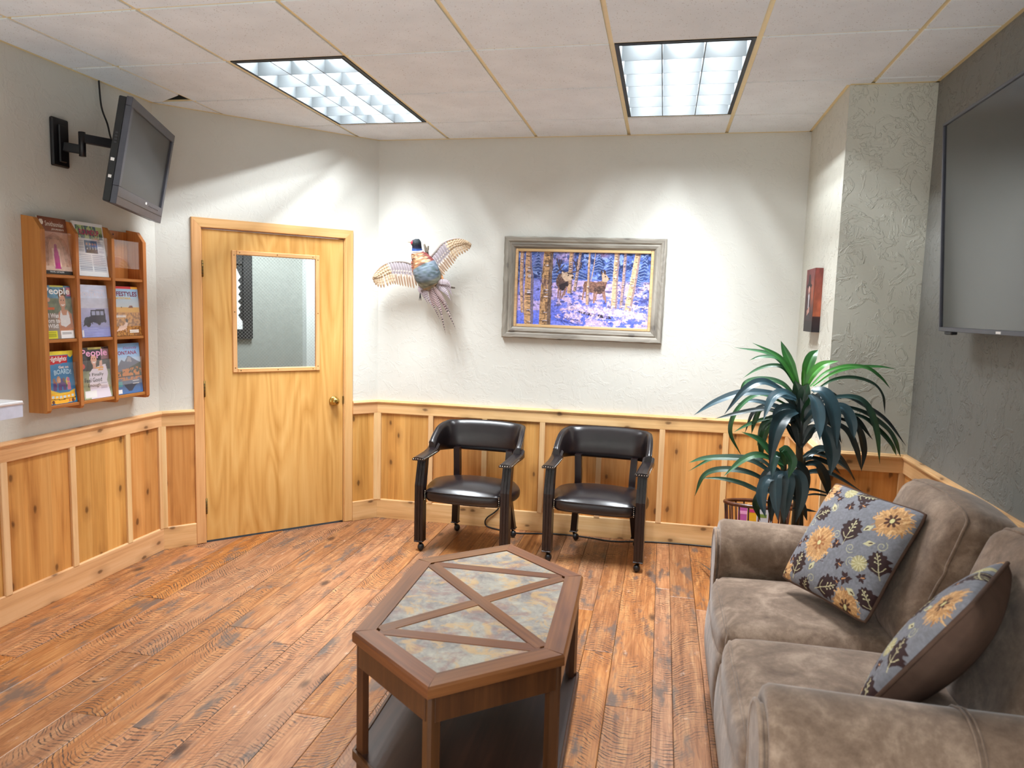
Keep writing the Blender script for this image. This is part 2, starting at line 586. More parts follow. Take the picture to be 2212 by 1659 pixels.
def tile_mat():
    t = NT('ceiling_tile')
    v = t.coords()
    base = t.ramp(t.noise(v, 6, 2), [(0.3, srgb(224, 232, 240)), (0.7, srgb(232, 240, 248))])
    sp = t.n('TexVoronoi', {'feature': 'F1'}, Vector=v, Scale=110.0).outputs['Distance']
    keep = t.noise(v, 70, 1)
    dots = t.math('MULTIPLY', t.ramp(sp, [(0.16, 1.0), (0.26, 0.0)]), t.ramp(keep, [(0.52, 0.0), (0.6, 1.0)]))
    c = t.mix(t.math('MULTIPLY', dots, 0.62), base, srgb(120, 108, 98))
    return t.done(c, 0.9, 0.0, t.bump(t.math('SUBTRACT', t.noise(v, 160, 2), dots), 0.25, 0.002), spec=0.1)


def plank_mat():
    t = NT('reclaimed_plank')
    tc = t.n('TexCoord'); oi = t.n('ObjectInfo')
    sx = t.n('SeparateXYZ'); t.set(sx.inputs[0], tc.outputs['Object'])
    x, y = sx.outputs[0], sx.outputs[1]
    R = oi.outputs['Random']
    fr = lambda k: t.math('FRACT', t.math('MULTIPLY', R, k))
    g1 = t.noise(t.coords((24, 3.0, 10)), 1, 5, 0.68, 0.8)
    g2 = t.noise(t.coords((110, 2.2, 10)), 1, 3, 0.6)
    g = t.math('ADD', t.math('MULTIPLY', g1, 0.6), t.math('MULTIPLY', g2, 0.4))
    c = t.ramp(g, [(0.30, srgb(112, 64, 32)), (0.48, srgb(156, 99, 55)), (0.66, srgb(188, 134, 82))])
    # long grain rings
    wv = t.noise(t.coords((9, 0.8, 5)), 1.0, 2, 0.4, 0.2)
    rings = t.math('ABSOLUTE', t.math('SUBTRACT', t.math('FRACT', t.math('MULTIPLY', wv, 18.0)), 0.5))
    c = t.mix(t.math('MULTIPLY', t.ramp(rings, [(0.0, 1.0), (0.14, 0.0)]), 0.30), c, srgb(96, 52, 28))
    # board tint
    hv = t.n('HueSaturation', Color=c)
    t.set(hv.inputs['Value'], t.math('ADD', 0.82, t.math('MULTIPLY', R, 0.34)))
    t.set(hv.inputs['Saturation'], t.math('ADD', 0.86, t.math('MULTIPLY', fr(5.7), 0.18)))
    c = hv.outputs[0]
    # circular saw arcs
    dirn = t.math('SUBTRACT', t.math('MULTIPLY', t.math('ROUND', fr(3.3)), 2.0), 1.0)
    xo = t.math('ADD', x, t.math('MULTIPLY', t.math('SUBTRACT', fr(9.1), 0.5), 0.14))
    arc = t.math('MULTIPLY', t.math('MULTIPLY', xo, xo), 5.5)
    wob = t.math('MULTIPLY', t.noise(t.coords((9, 6, 3)), 1.0, 3), 0.085)
    ph = t.math('ADD', t.math('ADD', y, t.math('MULTIPLY', arc, dirn)), wob)
    sn = t.math('SINE', t.math('MULTIPLY', ph, 2 * PI / 0.019))
    sn2 = t.math('SINE', t.math('MULTIPLY', ph, 2 * PI / 0.0117))
    s = t.math('ADD', sn, t.math('MULTIPLY', sn2, 0.6))
    line = t.ramp(t.math('MULTIPLY', t.math('ADD', s, 1.6), 0.3125), [(0.56, 0.0), (0.80, 1.0)])
    m1 = t.noise(t.coords((5.5, 2.1, 3)), 1, 3, 0.6)
    mask = t.ramp(m1, [(0.40, 0.0), (0.54, 1.0)])
    brk = t.ramp(t.noise(t.coords((34, 16, 10)), 1, 4, 0.7), [(0.38, 0.0), (0.52, 1.0)])
    saw = t.math('MULTIPLY', t.math('MULTIPLY', line, mask), brk)
    c = t.mix(t.math('MULTIPLY', saw, 0.92), c, srgb(46, 36, 32))
    # weathered grey stains, pale scuffs, dark knots
    st = t.ramp(t.noise(t.coords((11, 3.4, 5)), 1, 4, 0.65), [(0.55, 0.0), (0.66, 1.0)])
    c = t.mix(t.math('MULTIPLY', st, 0.82), c, srgb(84, 76, 72))
    sc = t.ramp(t.noise(t.coords((22, 12, 5)), 1, 5, 0.75), [(0.63, 0.0), (0.72, 1.0)])
    c = t.mix(t.math('MULTIPLY', sc, 0.45), c, srgb(206, 186, 170))
    kd = t.n('TexVoronoi', {'feature': 'F1'}, Vector=t.coords((5.5, 2.6, 3)), Scale=1.0).outputs['Distance']
    c = t.mix(t.math('MULTIPLY', t.ramp(kd, [(0.06, 1.0), (0.15, 0.0)]), 0.85), c, srgb(56, 36, 28))
    rg = t.math('ADD', 0.30, t.math('MULTIPLY', g, 0.2))
    rg = t.math('ADD', rg, t.math('MULTIPLY', saw, 0.2))
    h = t.math('SUBTRACT', t.math('MULTIPLY', g, 0.5), saw)
    return t.done(c, rg, 0.0, t.bump(h, 0.25, 0.003), spec=0.45)


def suede_mat():
    t = NT('taupe_suede')
    v = t.n('NewGeometry').outputs['Position']
    n1 = t.noise(v, 7.5, 4, 0.6, 0.8)
    n2 = t.noise(v, 40.0, 3, 0.7)
    n3 = t.noise(v, 420.0, 2, 0.6)
    g = t.math('ADD', t.math('MULTIPLY', n1, 0.62), t.math('ADD', t.math('MULTIPLY', n2, 0.26), t.math('MULTIPLY', n3, 0.12)))
    c = t.ramp(g, [(0.34, srgb(90, 71, 57)), (0.50, srgb(120, 99, 83)), (0.64, srgb(154, 132, 114))])
    return t.done(c, 0.85, 0.0, t.bump(g, 0.12, 0.01), spec=0.15, Sheen_Weight=0.25, Sheen_Roughness=0.5)


def leather_mat():
    t = NT('black_leather')
    v = t.coords()
    vo = t.n('TexVoronoi', {'feature': 'DISTANCE_TO_EDGE'}, Vector=v, Scale=260.0).outputs[0]
    n = t.noise(v, 30, 3)
    c = t.ramp(n, [(0.3, srgb(22, 17, 19)), (0.7, srgb(32, 25, 27))])
    return t.done(c, 0.28, 0.0, t.bump(t.math('ADD', t.math('MULTIPLY', vo, 0.5), t.math('MULTIPLY', n, 0.5)), 0.06, 0.003), spec=0.6)


def slate_mat():
    t = NT('slate_tile')
    v = t.coords((1, 1, 1))
    n1 = t.noise(v, 6.0, 5, 0.65, 0.7)
    n2 = t.noise(v, 28.0, 5, 0.75, 0.4)
    n3 = t.noise(v, 11.0, 4, 0.7, 1.0)
    c = t.ramp(t.math('ADD', t.math('MULTIPLY', n1, 0.6), t.math('MULTIPLY', n2, 0.4)), [(0.33, srgb(76, 69, 68)), (0.47, srgb(120, 114, 108)), (0.60, srgb(148, 142, 128)), (0.70, srgb(168, 160, 136))])
    c = t.mix(t.math('MULTIPLY', t.ramp(n3, [(0.50, 0.0), (0.60, 1.0)]), 0.7), c, srgb(170, 134, 82))
    c = t.mix(t.math('MULTIPLY', t.ramp(t.noise(v, 9.0, 4, 0.7, 0.5), [(0.52, 0.0), (0.63, 1.0)]), 0.65), c, srgb(116, 82, 78))
    return t.done(c, 0.5, 0.0, t.bump(n2, 0.3, 0.004), spec=0.4)


def leaf_mat(name, dark, light, rough=0.36):
    t = NT(name)
    c0 = t.n('VertexColor', {'layer_name': 'Col'}).outputs[0]
    g = t.noise(t.coords((1, 1, 1)), 14, 3)
    c = t.mix(1.0, c0, t.ramp(g, [(0.3, 0.8), (0.7, 1.15)]), 'MULTIPLY')
    return t.done(c, rough, 0.0, None, spec=0.5)


TILE = tile_mat()
PLANK = plank_mat()
SUEDE = suede_mat()
LEATHER = leather_mat()
SLATE = slate_mat()
LEAF = leaf_mat('dracaena_leaf', 0, 0)
PRINT = vcol_mat('printed_cover', 0.35, coat=0.3)
CANVAS = vcol_mat('painted_canvas', 0.6, 0.05, 500)
EMBROID = vcol_mat('embroidered_cloth', 0.85, 0.25, 900)
FEATHER = vcol_mat('feather', 0.7)
TUBE = NT('tube_glow')
_e = TUBE.n('Emission', Color=(*LAMP_COL, 1), Strength=3.0)
TUBE.t.links.new(_e.outputs[0], TUBE.out.inputs[0])
TUBE = TUBE.m
# ------------------------------------------------------------------ the room shell
T = 0.10
ZT = CEIL + 0.30
YF = -2.5


def S(name, mb, mat, **k):
    o = mb.build(name, mat, **k)
    o['kind'] = 'structure'
    return o


floor = S('floor', MB().box((XL - .1, YF, -0.08), (XR + .1, YB + 2.2, -0.022)), PLENUM)
wl = S('wall_left', MB().box((XL - T, YF, 0), (XL, AY + .04, ZT)), CREAM)
wb = S('wall_back', MB().box((BX - .03, YB, 0), (XC + .02, YB + T, ZT)), CREAM)
wr = S('wall_right', MB().box((XR, YF, 0), (XR + T, YC + .02, ZT)), GREY)
wp = S('wall_pier', MB().box((XC, YC, 0), (XR + T, YB + T, ZT)), PIER)
wf = S('wall_front', MB().box((XL - T, YF - T, 0), (XR + T, YF, ZT)), CREAM)
# angled wall with the door opening (local x along the wall, local -y is the room)
D0, D1, DTOP = 0.262, 1.176, 1.988            # door slab edges along the wall, slab top
J = 0.02                                      # jamb thickness
mb = MB()
mb.box((-.03, 0, 0), (D0 - J, T, ZT)).box((D1 + J, 0, 0), (ALEN + .03, T, ZT)).box((D0 - J, 0, DTOP + J), (D1 + J, T, ZT))
wa = S('wall_angled', mb, CREAM, loc=(AX, AY, 0), rotz=ANG)

S('floor_bounce', MB().box((XL - .1, YF, -0.02), (XR + .1, 0.9, 0.0)), BOUNCE)  # unseen pale floor, added to bounce neutral light onto the ceiling
# ---- floor planks
edges = [-3.0, -2.82, -2.655, -2.47, -2.28, -2.117, -1.969, -1.824, -1.692, -1.587, -1.44, -1.305, -1.15, -1.02, -.87, -.72, -.58, -.43, -.285, -.153, .029, .109, .239, .40, .55, .70, .844, .98, 1.12, 1.242]
seams = {8: [2.9], 9: [1.9, 3.6], 11: [2.4], 12: [3.75], 20: [4.05], 19: [2.75], 18: [3.2], 21: [3.95], 22: [2.35, 3.8], 6: [3.0], 5: [2.2, 3.5], 4: [2.65]}
pr = random.Random(11)
for i in range(len(edges) - 1):
    x0, x1 = edges[i], edges[i + 1]
    yend = YC if x0 > XC - .01 else YB
    ys = [0.9]
    cut = seams.get(i)
    if cut is None:
        cut = []
        y = 1.2 + pr.random() * 2.2
        while y < yend - .4:
            if y > 1.5: cut.append(y)
            y += 1.2 + pr.random() * 1.4
    ys += cut + [yend]
    for a, b in zip(ys[:-1], ys[1:]):
        gx = 0.0009
        poly = clip_room([(x0 + gx, a + gx), (x1 - gx, a + gx), (x1 - gx, b - gx), (x0 + gx, b - gx)])
        if len(poly) < 3: continue
        top = pr.uniform(-0.0016, 0.0)
        ce = (sum(p[0] for p in poly) / len(poly), sum(p[1] for p in poly) / len(poly))
        m = MB()
        n = len(poly)
        bv = 0.0022
        ins = [(p[0] + math.copysign(min(bv, abs(ce[0] - p[0])), ce[0] - p[0]), p[1] + math.copysign(min(bv, abs(ce[1] - p[1])), ce[1] - p[1])) for p in poly]
        vs = [(*p, -0.0225) for p in poly] + [(*p, top - bv * .6) for p in poly] + [(*p, top) for p in ins]
        fs = [tuple(range(2 * n, 3 * n))]
        for q in range(2):
            for k in range(n):
                k2 = (k + 1) % n
                fs.append((q * n + k, q * n + k2, (q + 1) * n + k2, (q + 1) * n + k))
        m.add(vs, fs)
        m.build('plank', PLANK, floor)

# ---- ceiling: a slab for the part out of sight, tiles and a metal grid where the photo looks
YT = GY - 3 * G
mb = MB().box((XL - T, YF, CEIL), (XR + T, YT, CEIL + .04))
mb.box((XL - T, YT, CEIL + .26), (XR + T, YB + T, CEIL + .30))
ceil = S('ceiling', mb, TROFFER)
for k in range(-5, 3):
    for j in range(-3, 3):
        if (k in (-3, 0)) and j in (0, 1): continue
        x0, y0 = GX + k * G, GY + j * G
        e = 0.0105
        rect = [(x0 + e, y0 + e), (x0 + G - e, y0 + e), (x0 + G - e, y0 + G - e), (x0 + e, y0 + G - e)]
        poly = clip_room(rect, 0.002)
        if len(poly) < 3: continue
        if k >= 1:
            if y0 > YC: poly = clip(poly, 1, 0, XC - .002)
            elif y0 + G > YC and x0 + G > XC:
                yy = min(y0 + G - e, YB)
                xm = min(x0 + G - e, XR - .002)
                if x0 < XC: poly = [(x0 + e, y0 + e), (xm, y0 + e), (xm, YC - .002), (XC - .002, YC - .002), (XC - .002, yy), (x0 + e, yy)]
                else: poly = [(x0 + e, y0 + e), (xm, y0 + e), (xm, YC - .002), (x0 + e, YC - .002)]
        if len(poly) < 3: continue
        m = MB().prism(poly, lambda x, y, h: (x, y, h), CEIL, CEIL + 0.016)
        if k == -5 and j == 0:                 # the tile above the small television has slipped and shows the void
            m = MB()
            P = list(poly)
            cx = max(p[0] for p in P); cy = max(p[1] for p in P)
            P = [q for q in P]
            P2 = []
            for q in P:
                if q[0] > cx - .02 and q[1] > cy - .02: P2 += [(cx, cy - .11), (cx - .19, cy)]
                else: P2.append(q)
            m.prism(P2, lambda x, y, h: (x, y, h), CEIL, CEIL + 0.016)
        m.build('ceiling_tile', TILE, ceil)
zb = CEIL + 0.0065


def strip(poly):
    if len(poly) >= 3:
        MB().prism(poly, lambda x, y, h: (x, y, h), zb, zb + 0.004).build('grid_bar', TBAR, ceil)


for k in range(-4, 3):
    x = GX + k * G
    poly = clip_room([(x - .0118, YT), (x + .0118, YT), (x + .0118, YB), (x - .0118, YB)])
    if x > XC: poly = clip(poly, 0, 1, YC)
    strip(poly)
for j in range(-3, 3):
    y = GY + j * G
    for k in range(-5, 3):
        if k in (-3, 0) and j == 1: continue
        x0, x1 = GX + k * G + .0118, GX + (k + 1) * G - .0118
        poly = clip_room([(x0, y - .0118), (x1, y - .0118), (x1, y + .0118), (x0, y + .0118)])
        if poly and y > YC: poly = clip(poly, 1, 0, XC)
        if poly: strip(poly)
# wall angle of the grid along the walls
for a, b, nx, ny in (((XL, YT), (XL, AY), 1, 0), ((BX, YB), (XC, YB), 0, -1), ((XC, YB), (XC, YC), -1, 0), ((XC, YC), (XR, YC), 0, -1), ((XR, YC), (XR, YT), -1, 0), ((AX, AY), (BX, BY), -AN[0], -AN[1])):
    wd = 0.016
    MB().prism([a, b, (b[0] + nx * wd, b[1] + ny * wd), (a[0] + nx * wd, a[1] + ny * wd)], lambda x, y, h: (x, y, h), CEIL - .0012, CEIL + .0005).build('wall_angle', TBAR, ceil)

# ---- wainscot
RB, BT = 0.772, 0.140                          # underside of the rail, top of the baseboard


def panels(wall, A, ang, cuts, n_in, first=False, last=False, edges=()):
    """panel boards and battens between the rail and the baseboard; cuts: positions along the wall; local -y is the room"""
    t = Vector((math.cos(ang), math.sin(ang), 0)); n = Vector((math.sin(ang), -math.cos(ang), 0))
    P = lambda s, d, z: Vector((A[0], A[1], 0)) + t * s + n * d + Vector((0, 0, z))
    for a, b in zip(cuts[:-1], cuts[1:]):
        m = MB()
        m.obox(P((a + b) / 2, .004, (RB + BT) / 2), (t, n, (0, 0, 1)), ((b - a) / 2 - .0004, .004, (RB - BT) / 2 + .01))
        m.build('panel', PINE, wall, world=True)
    for c in edges:
        m = MB()
        m.obox(P(c, .010, (RB + BT) / 2), (t, n, (0, 0, 1)), (.0185, .0105, (RB - BT) / 2 + .006), .002)
        m.build('batten', BATTEN, wall, world=True)


RAILP = [(0, .772), (.019, .772), (.021, .776), (.021, .840), (.026, .843), (.026, .849), (.031, .852), (.031, .858), (.024, .861), (.022, .866), (.014, .868), (0, .868)]
BASEP = [(0, .0), (.018, .0), (.018, .134), (.014, .140), (0, .140)]


def run(name, prof, A, B, m0, m1, mat=None):
    """a moulding along A-B with mitred ends: m0, m1 shorten (+) or lengthen (-) by that times the offset"""
    A, B = Vector((*A, 0)), Vector((*B, 0))
    L = (B - A).length
    ang = math.atan2((B - A).y, (B - A).x)
    n = len(prof)
    m = MB()
    vs = [(m0 * d, -d, z) for d, z in prof] + [(L - m1 * d, -d, z) for d, z in prof]
    m.add(vs, [tuple(range(n)), tuple(range(n, 2 * n))[::-1]] + [(i, (i + 1) % n, n + (i + 1) % n, n + i) for i in range(n)])
    o = m.build(name, mat or RAILX, loc=A, rotz=ang)
    o['kind'] = 'structure'
    return o


tl, tb = math.tan((PI / 2 - ANG) / 2), math.tan(ANG / 2)
ca = lambda s: (AX + math.cos(ANG) * s, AY + math.sin(ANG) * s)
C0, C1 = 0.197, 1.243                           # outer edges of the door casing
segs = [('left', (XL, 0.8), (AX, AY), 0, tl), ('angled_left', (AX, AY), ca(C0), tl, 0), ('angled_right', ca(C1), (BX, BY), 0, tb), ('back', (BX, BY), (XC, YB), tb, 1), ('pier_side', (XC, YB), (XC, YC), 1, -1), ('pier', (XC, YC), (XR, YC), -1, 1), ('right', (XR, YC), (XR, 0.8), 1, 0)]
for i, (nm, a, b, m0, m1) in enumerate(segs):
    run('trim_%d' % (i + 1), RAILP, a, b, m0, m1)
    run('baseboard_' + nm, BASEP, a, b, m0, m1)
panels(wl, (XL, 0), PI / 2, [0.8, 1.545, 1.95, 2.355, 2.763, 3.167, 3.566, AY], 0, edges=(1.95, 2.355, 2.763, 3.167, 3.566, AY - .018))
panels(wa, (AX, AY), ANG, [0.0, C0], 0, edges=(0.014,))
panels(wa, (AX, AY), ANG, [C1, ALEN], 0, edges=(ALEN - .016,))
panels(wb, (0, YB), 0, [BX, -1.585, -1.19, -.78, -.385, .03, .44, XC], 0, edges=(BX + .018, -1.585, -1.19, -.78, -.385, .03, .44, XC - .02))
panels(wp, (XC, YB), -PI / 2, [0, .32, .64, YB - YC], 0, edges=(.32, .64))
panels(wp, (XC, YC), 0, [0, XR - XC], 0, edges=(.012, XR - XC - .018))
panels(wr, (XR, YC), -PI / 2, [0, .4, .8, 1.2, 1.6, 2.0, 2.4], 0, edges=(.4, .8, 1.2, 1.6, 2.0))

# ---- door
door = thing('door_1', None, None, (AX, AY, 0), ANG, kind='structure')
C = lambda lo, hi, nm, mat, bev=.003: MB().box(lo, hi, bev).build(nm, mat, door)
C((C0, -.017, 0), (D0 - .008, 0.0, DTOP + .063), 'casing', TRIMZ, .004)
C((D1 + .008, -.017, 0), (C1, 0.0, DTOP + .063), 'casing', TRIMZ, .004)
MB().prism([(C0, DTOP + .064), (C1, DTOP + .064), (D1 + .008, DTOP + .008), (D0 - .008, DTOP + .008)], lambda x, z, h: (x, h, z), -.0175, 0.0).build('casing', TRIMX, door)
C((D0 - J, -.004, 0), (D0 - .003, T, DTOP + .003), 'jamb', TRIMZ, 0)
C((D1 + .003, -.004, 0), (D1 + J, T, DTOP + .003), 'jamb', TRIMZ, 0)
C((D0 - J, -.004, DTOP + .004), (D1 + J, T, DTOP + J), 'jamb', TRIMX, 0)
W0, W1, WZ0, WZ1 = .452, .992, 1.106, 1.852     # glass opening in the slab
m = MB()
y0, y1 = .004, .046
q = [(D0, .010), (D1, .010), (D1, DTOP - .002), (D0, DTOP - .002)]
w4 = [(W0, WZ0), (W1, WZ0), (W1, WZ1), (W0, WZ1)]
vs = [(x, y0, z) for x, z in q] + [(x, y0, z) for x, z in w4] + [(x, y1, z) for x, z in q] + [(x, y1, z) for x, z in w4]
fs = []
for i in range(4):
    k = (i + 1) % 4
    fs += [(i, k, 4 + k, 4 + i), (8 + k, 8 + i, 12 + i, 12 + k), (i, 8 + i, 8 + k, k), (4 + k, 12 + k, 12 + i, 4 + i)]
m.add(vs, fs)
m.build('slab', OAKZ, door)
bw = .030
pane = MB().box((W0, .022, WZ0), (W1, .027, WZ1)).build('glass_pane', GLASS, door)
m = MB()
stp = 0.0165
wth = .0005
span = (W1 - W0) + (WZ1 - WZ0)
for sgn in (1, -1):
    k = 0.0
    while k < span:
        # lines x*1.7 +- z = const make the diamonds
        pts = []
        for xx in np.linspace(W0, W1, 60):
            zz = WZ0 + (k - (xx - W0)) * 1.0 if sgn > 0 else WZ0 + (k - (W1 - xx)) * 1.0
            if WZ0 <= zz <= WZ1: pts.append((xx, zz))
        if len(pts) > 1:
            m.bar((pts[0][0], .0205, pts[0][1]), (pts[-1][0], .0205, pts[-1][1]), .0011, .0006, (0, 1, 0))
        k += stp * 1.35
m.build('wire_mesh', WIRE, pane, world=False, kind='stuff') if False else None
_wm = m
lo = pane.location
_wm.v = [(a - lo[0], b - lo[1], c - lo[2]) for a, b, c in _wm.v]
_wm.build('wire_mesh', WIRE, pane, kind='stuff')
for lo, hi, mt in (((W0 - .016, -.006, WZ0 - .016), (W0 + .012, .020, WZ1 + .016), TRIMZ), ((W1 - .012, -.006, WZ0 - .016), (W1 + .016, .020, WZ1 + .016), TRIMZ), ((W0 + .012, -.006, WZ0 - .016), (W1 - .012, .020, WZ0 + .012), TRIMX), ((W0 + .012, -.006, WZ1 - .012), (W1 - .012, .020, WZ1 + .016), TRIMX)):
    b = MB().box(lo, hi, .004).build('glazing_bead', mt, door)
    m = MB()
    L = Vector(hi) - Vector(lo); hor = L.x > L.z
    for k in range(3):
        u = -.46 + .46 * k
        m.box((u * L.x - .003 if hor else -.003, -L.y / 2 - .0006, -.003 if hor else u * L.z - .003), (u * L.x + .003 if hor else .003, -L.y / 2 + .001, .003 if hor else u * L.z + .003))
    m.build('screw_heads', HINGE, b, kind='stuff')
for z in (1.743, .993, .238):
    h = MB().lathe([(.0001, z - .052), (.0065, z - .05), (.0065, z + .05), (.0001, z + .052)], (D0 - .002, -.006, 0), 10).build('hinge', HINGE, door)
    m = MB()
    for k in (-.03, -.01, .01, .03):
        m.lathe([(.0071, k - .0012), (.0071, k + .0012)], (0, 0, 0), 10)
    m.build('hinge_joints', BLACKM, h, kind='stuff')
kx, kz = 1.108, .874
ax3 = ((1, 0, 0), (0, 0, 1), (0, -1, 0))
kn = MB().lathe([(.0001, .052), (.012, .0515), (.024, .046), (.0285, .036), (.027, .024), (.018, .014), (.011, .010), (.011, -.004)], (kx, 0, kz), 24, ax3).build('knob', BRASS, door)
lk = kn.location
MB().lathe([(.0001, .010), (.028, .009), (.033, .003), (.033, -.002)], Vector((kx, 0, kz)) - lk, 24, ax3).build('rosette', BRASS, kn)
C((D1 - .004, -.006, .85), (D1 + .004, .003, .905), 'strike_plate', HINGE, .001)

# ---- the hall seen through the door glass (same local frame as the angled wall)
hl = thing('wall_hall', None, None, (AX, AY, 0), ANG, kind='structure')
HB = 1.30
MB().box((-.7, HB, 0), (1.327, HB + .05, 2.5)).build('hall_wall', HALL, hl)
MB().box((1.327, HB - .10, 0), (2.2, HB + .05, 2.5)).build('hall_wall', TROFFER, hl)
MB().box((-.75, .12, 0), (-.7, HB + .05, 2.5)).build('hall_wall', HALL, hl)
MB().box((2.15, .12, 0), (2.2, HB + .05, 2.5)).build('hall_wall', HALL, hl)
MB().box((-.75, .10, 2.45), (2.2, HB + .05, 2.5)).build('hall_ceiling', TROFFER, hl)
hp = thing('framed_picture', 'black framed snowy silhouette picture hanging in the hall behind the door glass', 'picture', tuple((WM[hl.name] @ Vector((.70, HB - .004, 1.58)))), ANG)
fw, fh, ft = .205, .335, .075
for lo, hi in (((-fw, -.03, -fh), (-fw + ft, 0, fh)), ((fw - ft, -.03, -fh), (fw, 0, fh)), ((-fw + ft, -.03, -fh), (fw - ft, 0, -fh + ft)), ((-fw + ft, -.03, fh - ft), (fw - ft, 0, fh))):
    MB().box(lo, hi, .004).build('frame', BLACK, hp)
MB().box((-fw + ft, -.012, -fh + ft), (fw - ft, -.002, fh - ft)).build('picture_sheet', ink(232, 234, 236), hp)
m = MB()
zz = [fh - ft - .10 - i * .028 for i in range(13)]
poly = [(fw - ft, fh - ft), (-fw + ft, fh - ft), (-fw + ft, fh - ft - .10)]
r2 = random.Random(3)
edge = []
for i, z in enumerate(zz):
    edge.append((fw - ft - .012 - .020 * (i % 2) - r2.random() * .006, z))
poly = [(fw - ft, fh - ft)] + [(fw - ft - .06, fh - ft)] + edge + [(fw - ft, zz[-1] - .02)]
m.prism(poly, lambda x, z, h: (x, h, z), -.0135, -.012)
m.build('dark_silhouette', BLACK, hp)
MB().box((-fw + ft, -.0135, fh - ft - .075), (fw - ft - .05, -.012, fh - ft - .03)).build('tan_band', ink(190, 140, 84), hp)
pl = area_light('hall_lamp_light', tuple(WM[hl.name] @ Vector((1.0, .6, 2.42))), .5, .3, HALL_W, LAMP_COL)

# ---- the two ceiling lamps
for idx, k0 in enumerate((-3, 0)):
    x0, x1 = GX + k0 * G, GX + (k0 + 1) * G
    ya, yb = GY, GY + 2 * G
    cx, cy = (x0 + x1) / 2, (ya + yb) / 2
    lab = ('recessed ceiling light with white louver grid, above the door', 'recessed ceiling light with white louver grid, above the winter deer painting')[idx]
    lp = thing('ceiling_light', lab, 'light', (cx, cy, CEIL), group='recessed louver lights in the ceiling')
    hx, hy = G / 2 - .0125, G - .0125
    m = MB()
    m.box((-hx, -hy, .19), (hx, hy, .196))
    for a, b in (((-hx, -hy, .012), (-hx + .004, hy  , .19)), ((hx - .004, -hy, .012), (hx, hy  , .19)), ((-hx, -hy, .012), (hx, -hy + .004  , .19)), ((-hx, hy - .004, .012), (hx, hy  , .19))): m.box(a, b)
    m.build('housing', TROFFER, lp)
    g = .016
    m = MB()
    for a, b in (((-hx, -hy, .002), (-hx + g, hy, .012)), ((hx - g, -hy, .002), (hx, hy, .012)), ((-hx + g, -hy, .002), (hx - g, -hy + g, .012)), ((-hx + g, hy - g, .002), (hx - g, hy, .012))): m.box(a, b)
    m.build('shadow_gap', DARKGAP, lp)  # dark strips painted for the shadow gap around the louver
    lx, ly = hx - g - .002, hy - g - .002
    z0, z1 = .000, .078
    th = .0022
    for i in range(4):
        x = -lx + i * 2 * lx / 3
        MB().box((x - th, -ly, z0), (x + th, ly, z1)).build('louver_blade', BLADE, lp)
    for j in range(7):
        y = -ly + j * 2 * ly / 6
        for i in range(3):
            xa = -lx + i * 2 * lx / 3 + th
            MB().box((xa, y - th * .6, z0), (xa + 2 * lx / 3 - 2 * th, y + th * .6, z1)).build('louver_blade', BLADE, lp)
    for i in range(3):
        m = MB().lathe([(.0001, -.57), (.0125, -.57), (.0125, .57), (.0001, .57)], ((i - 1) * .168, 0, .178), 10, ((1, 0, 0), (0, 0, 1), (0, 1, 0)))
        m.v = [(a, b, c) for a, b, c in m.v]
        m.build('fluorescent_tube', TUBE, lp)
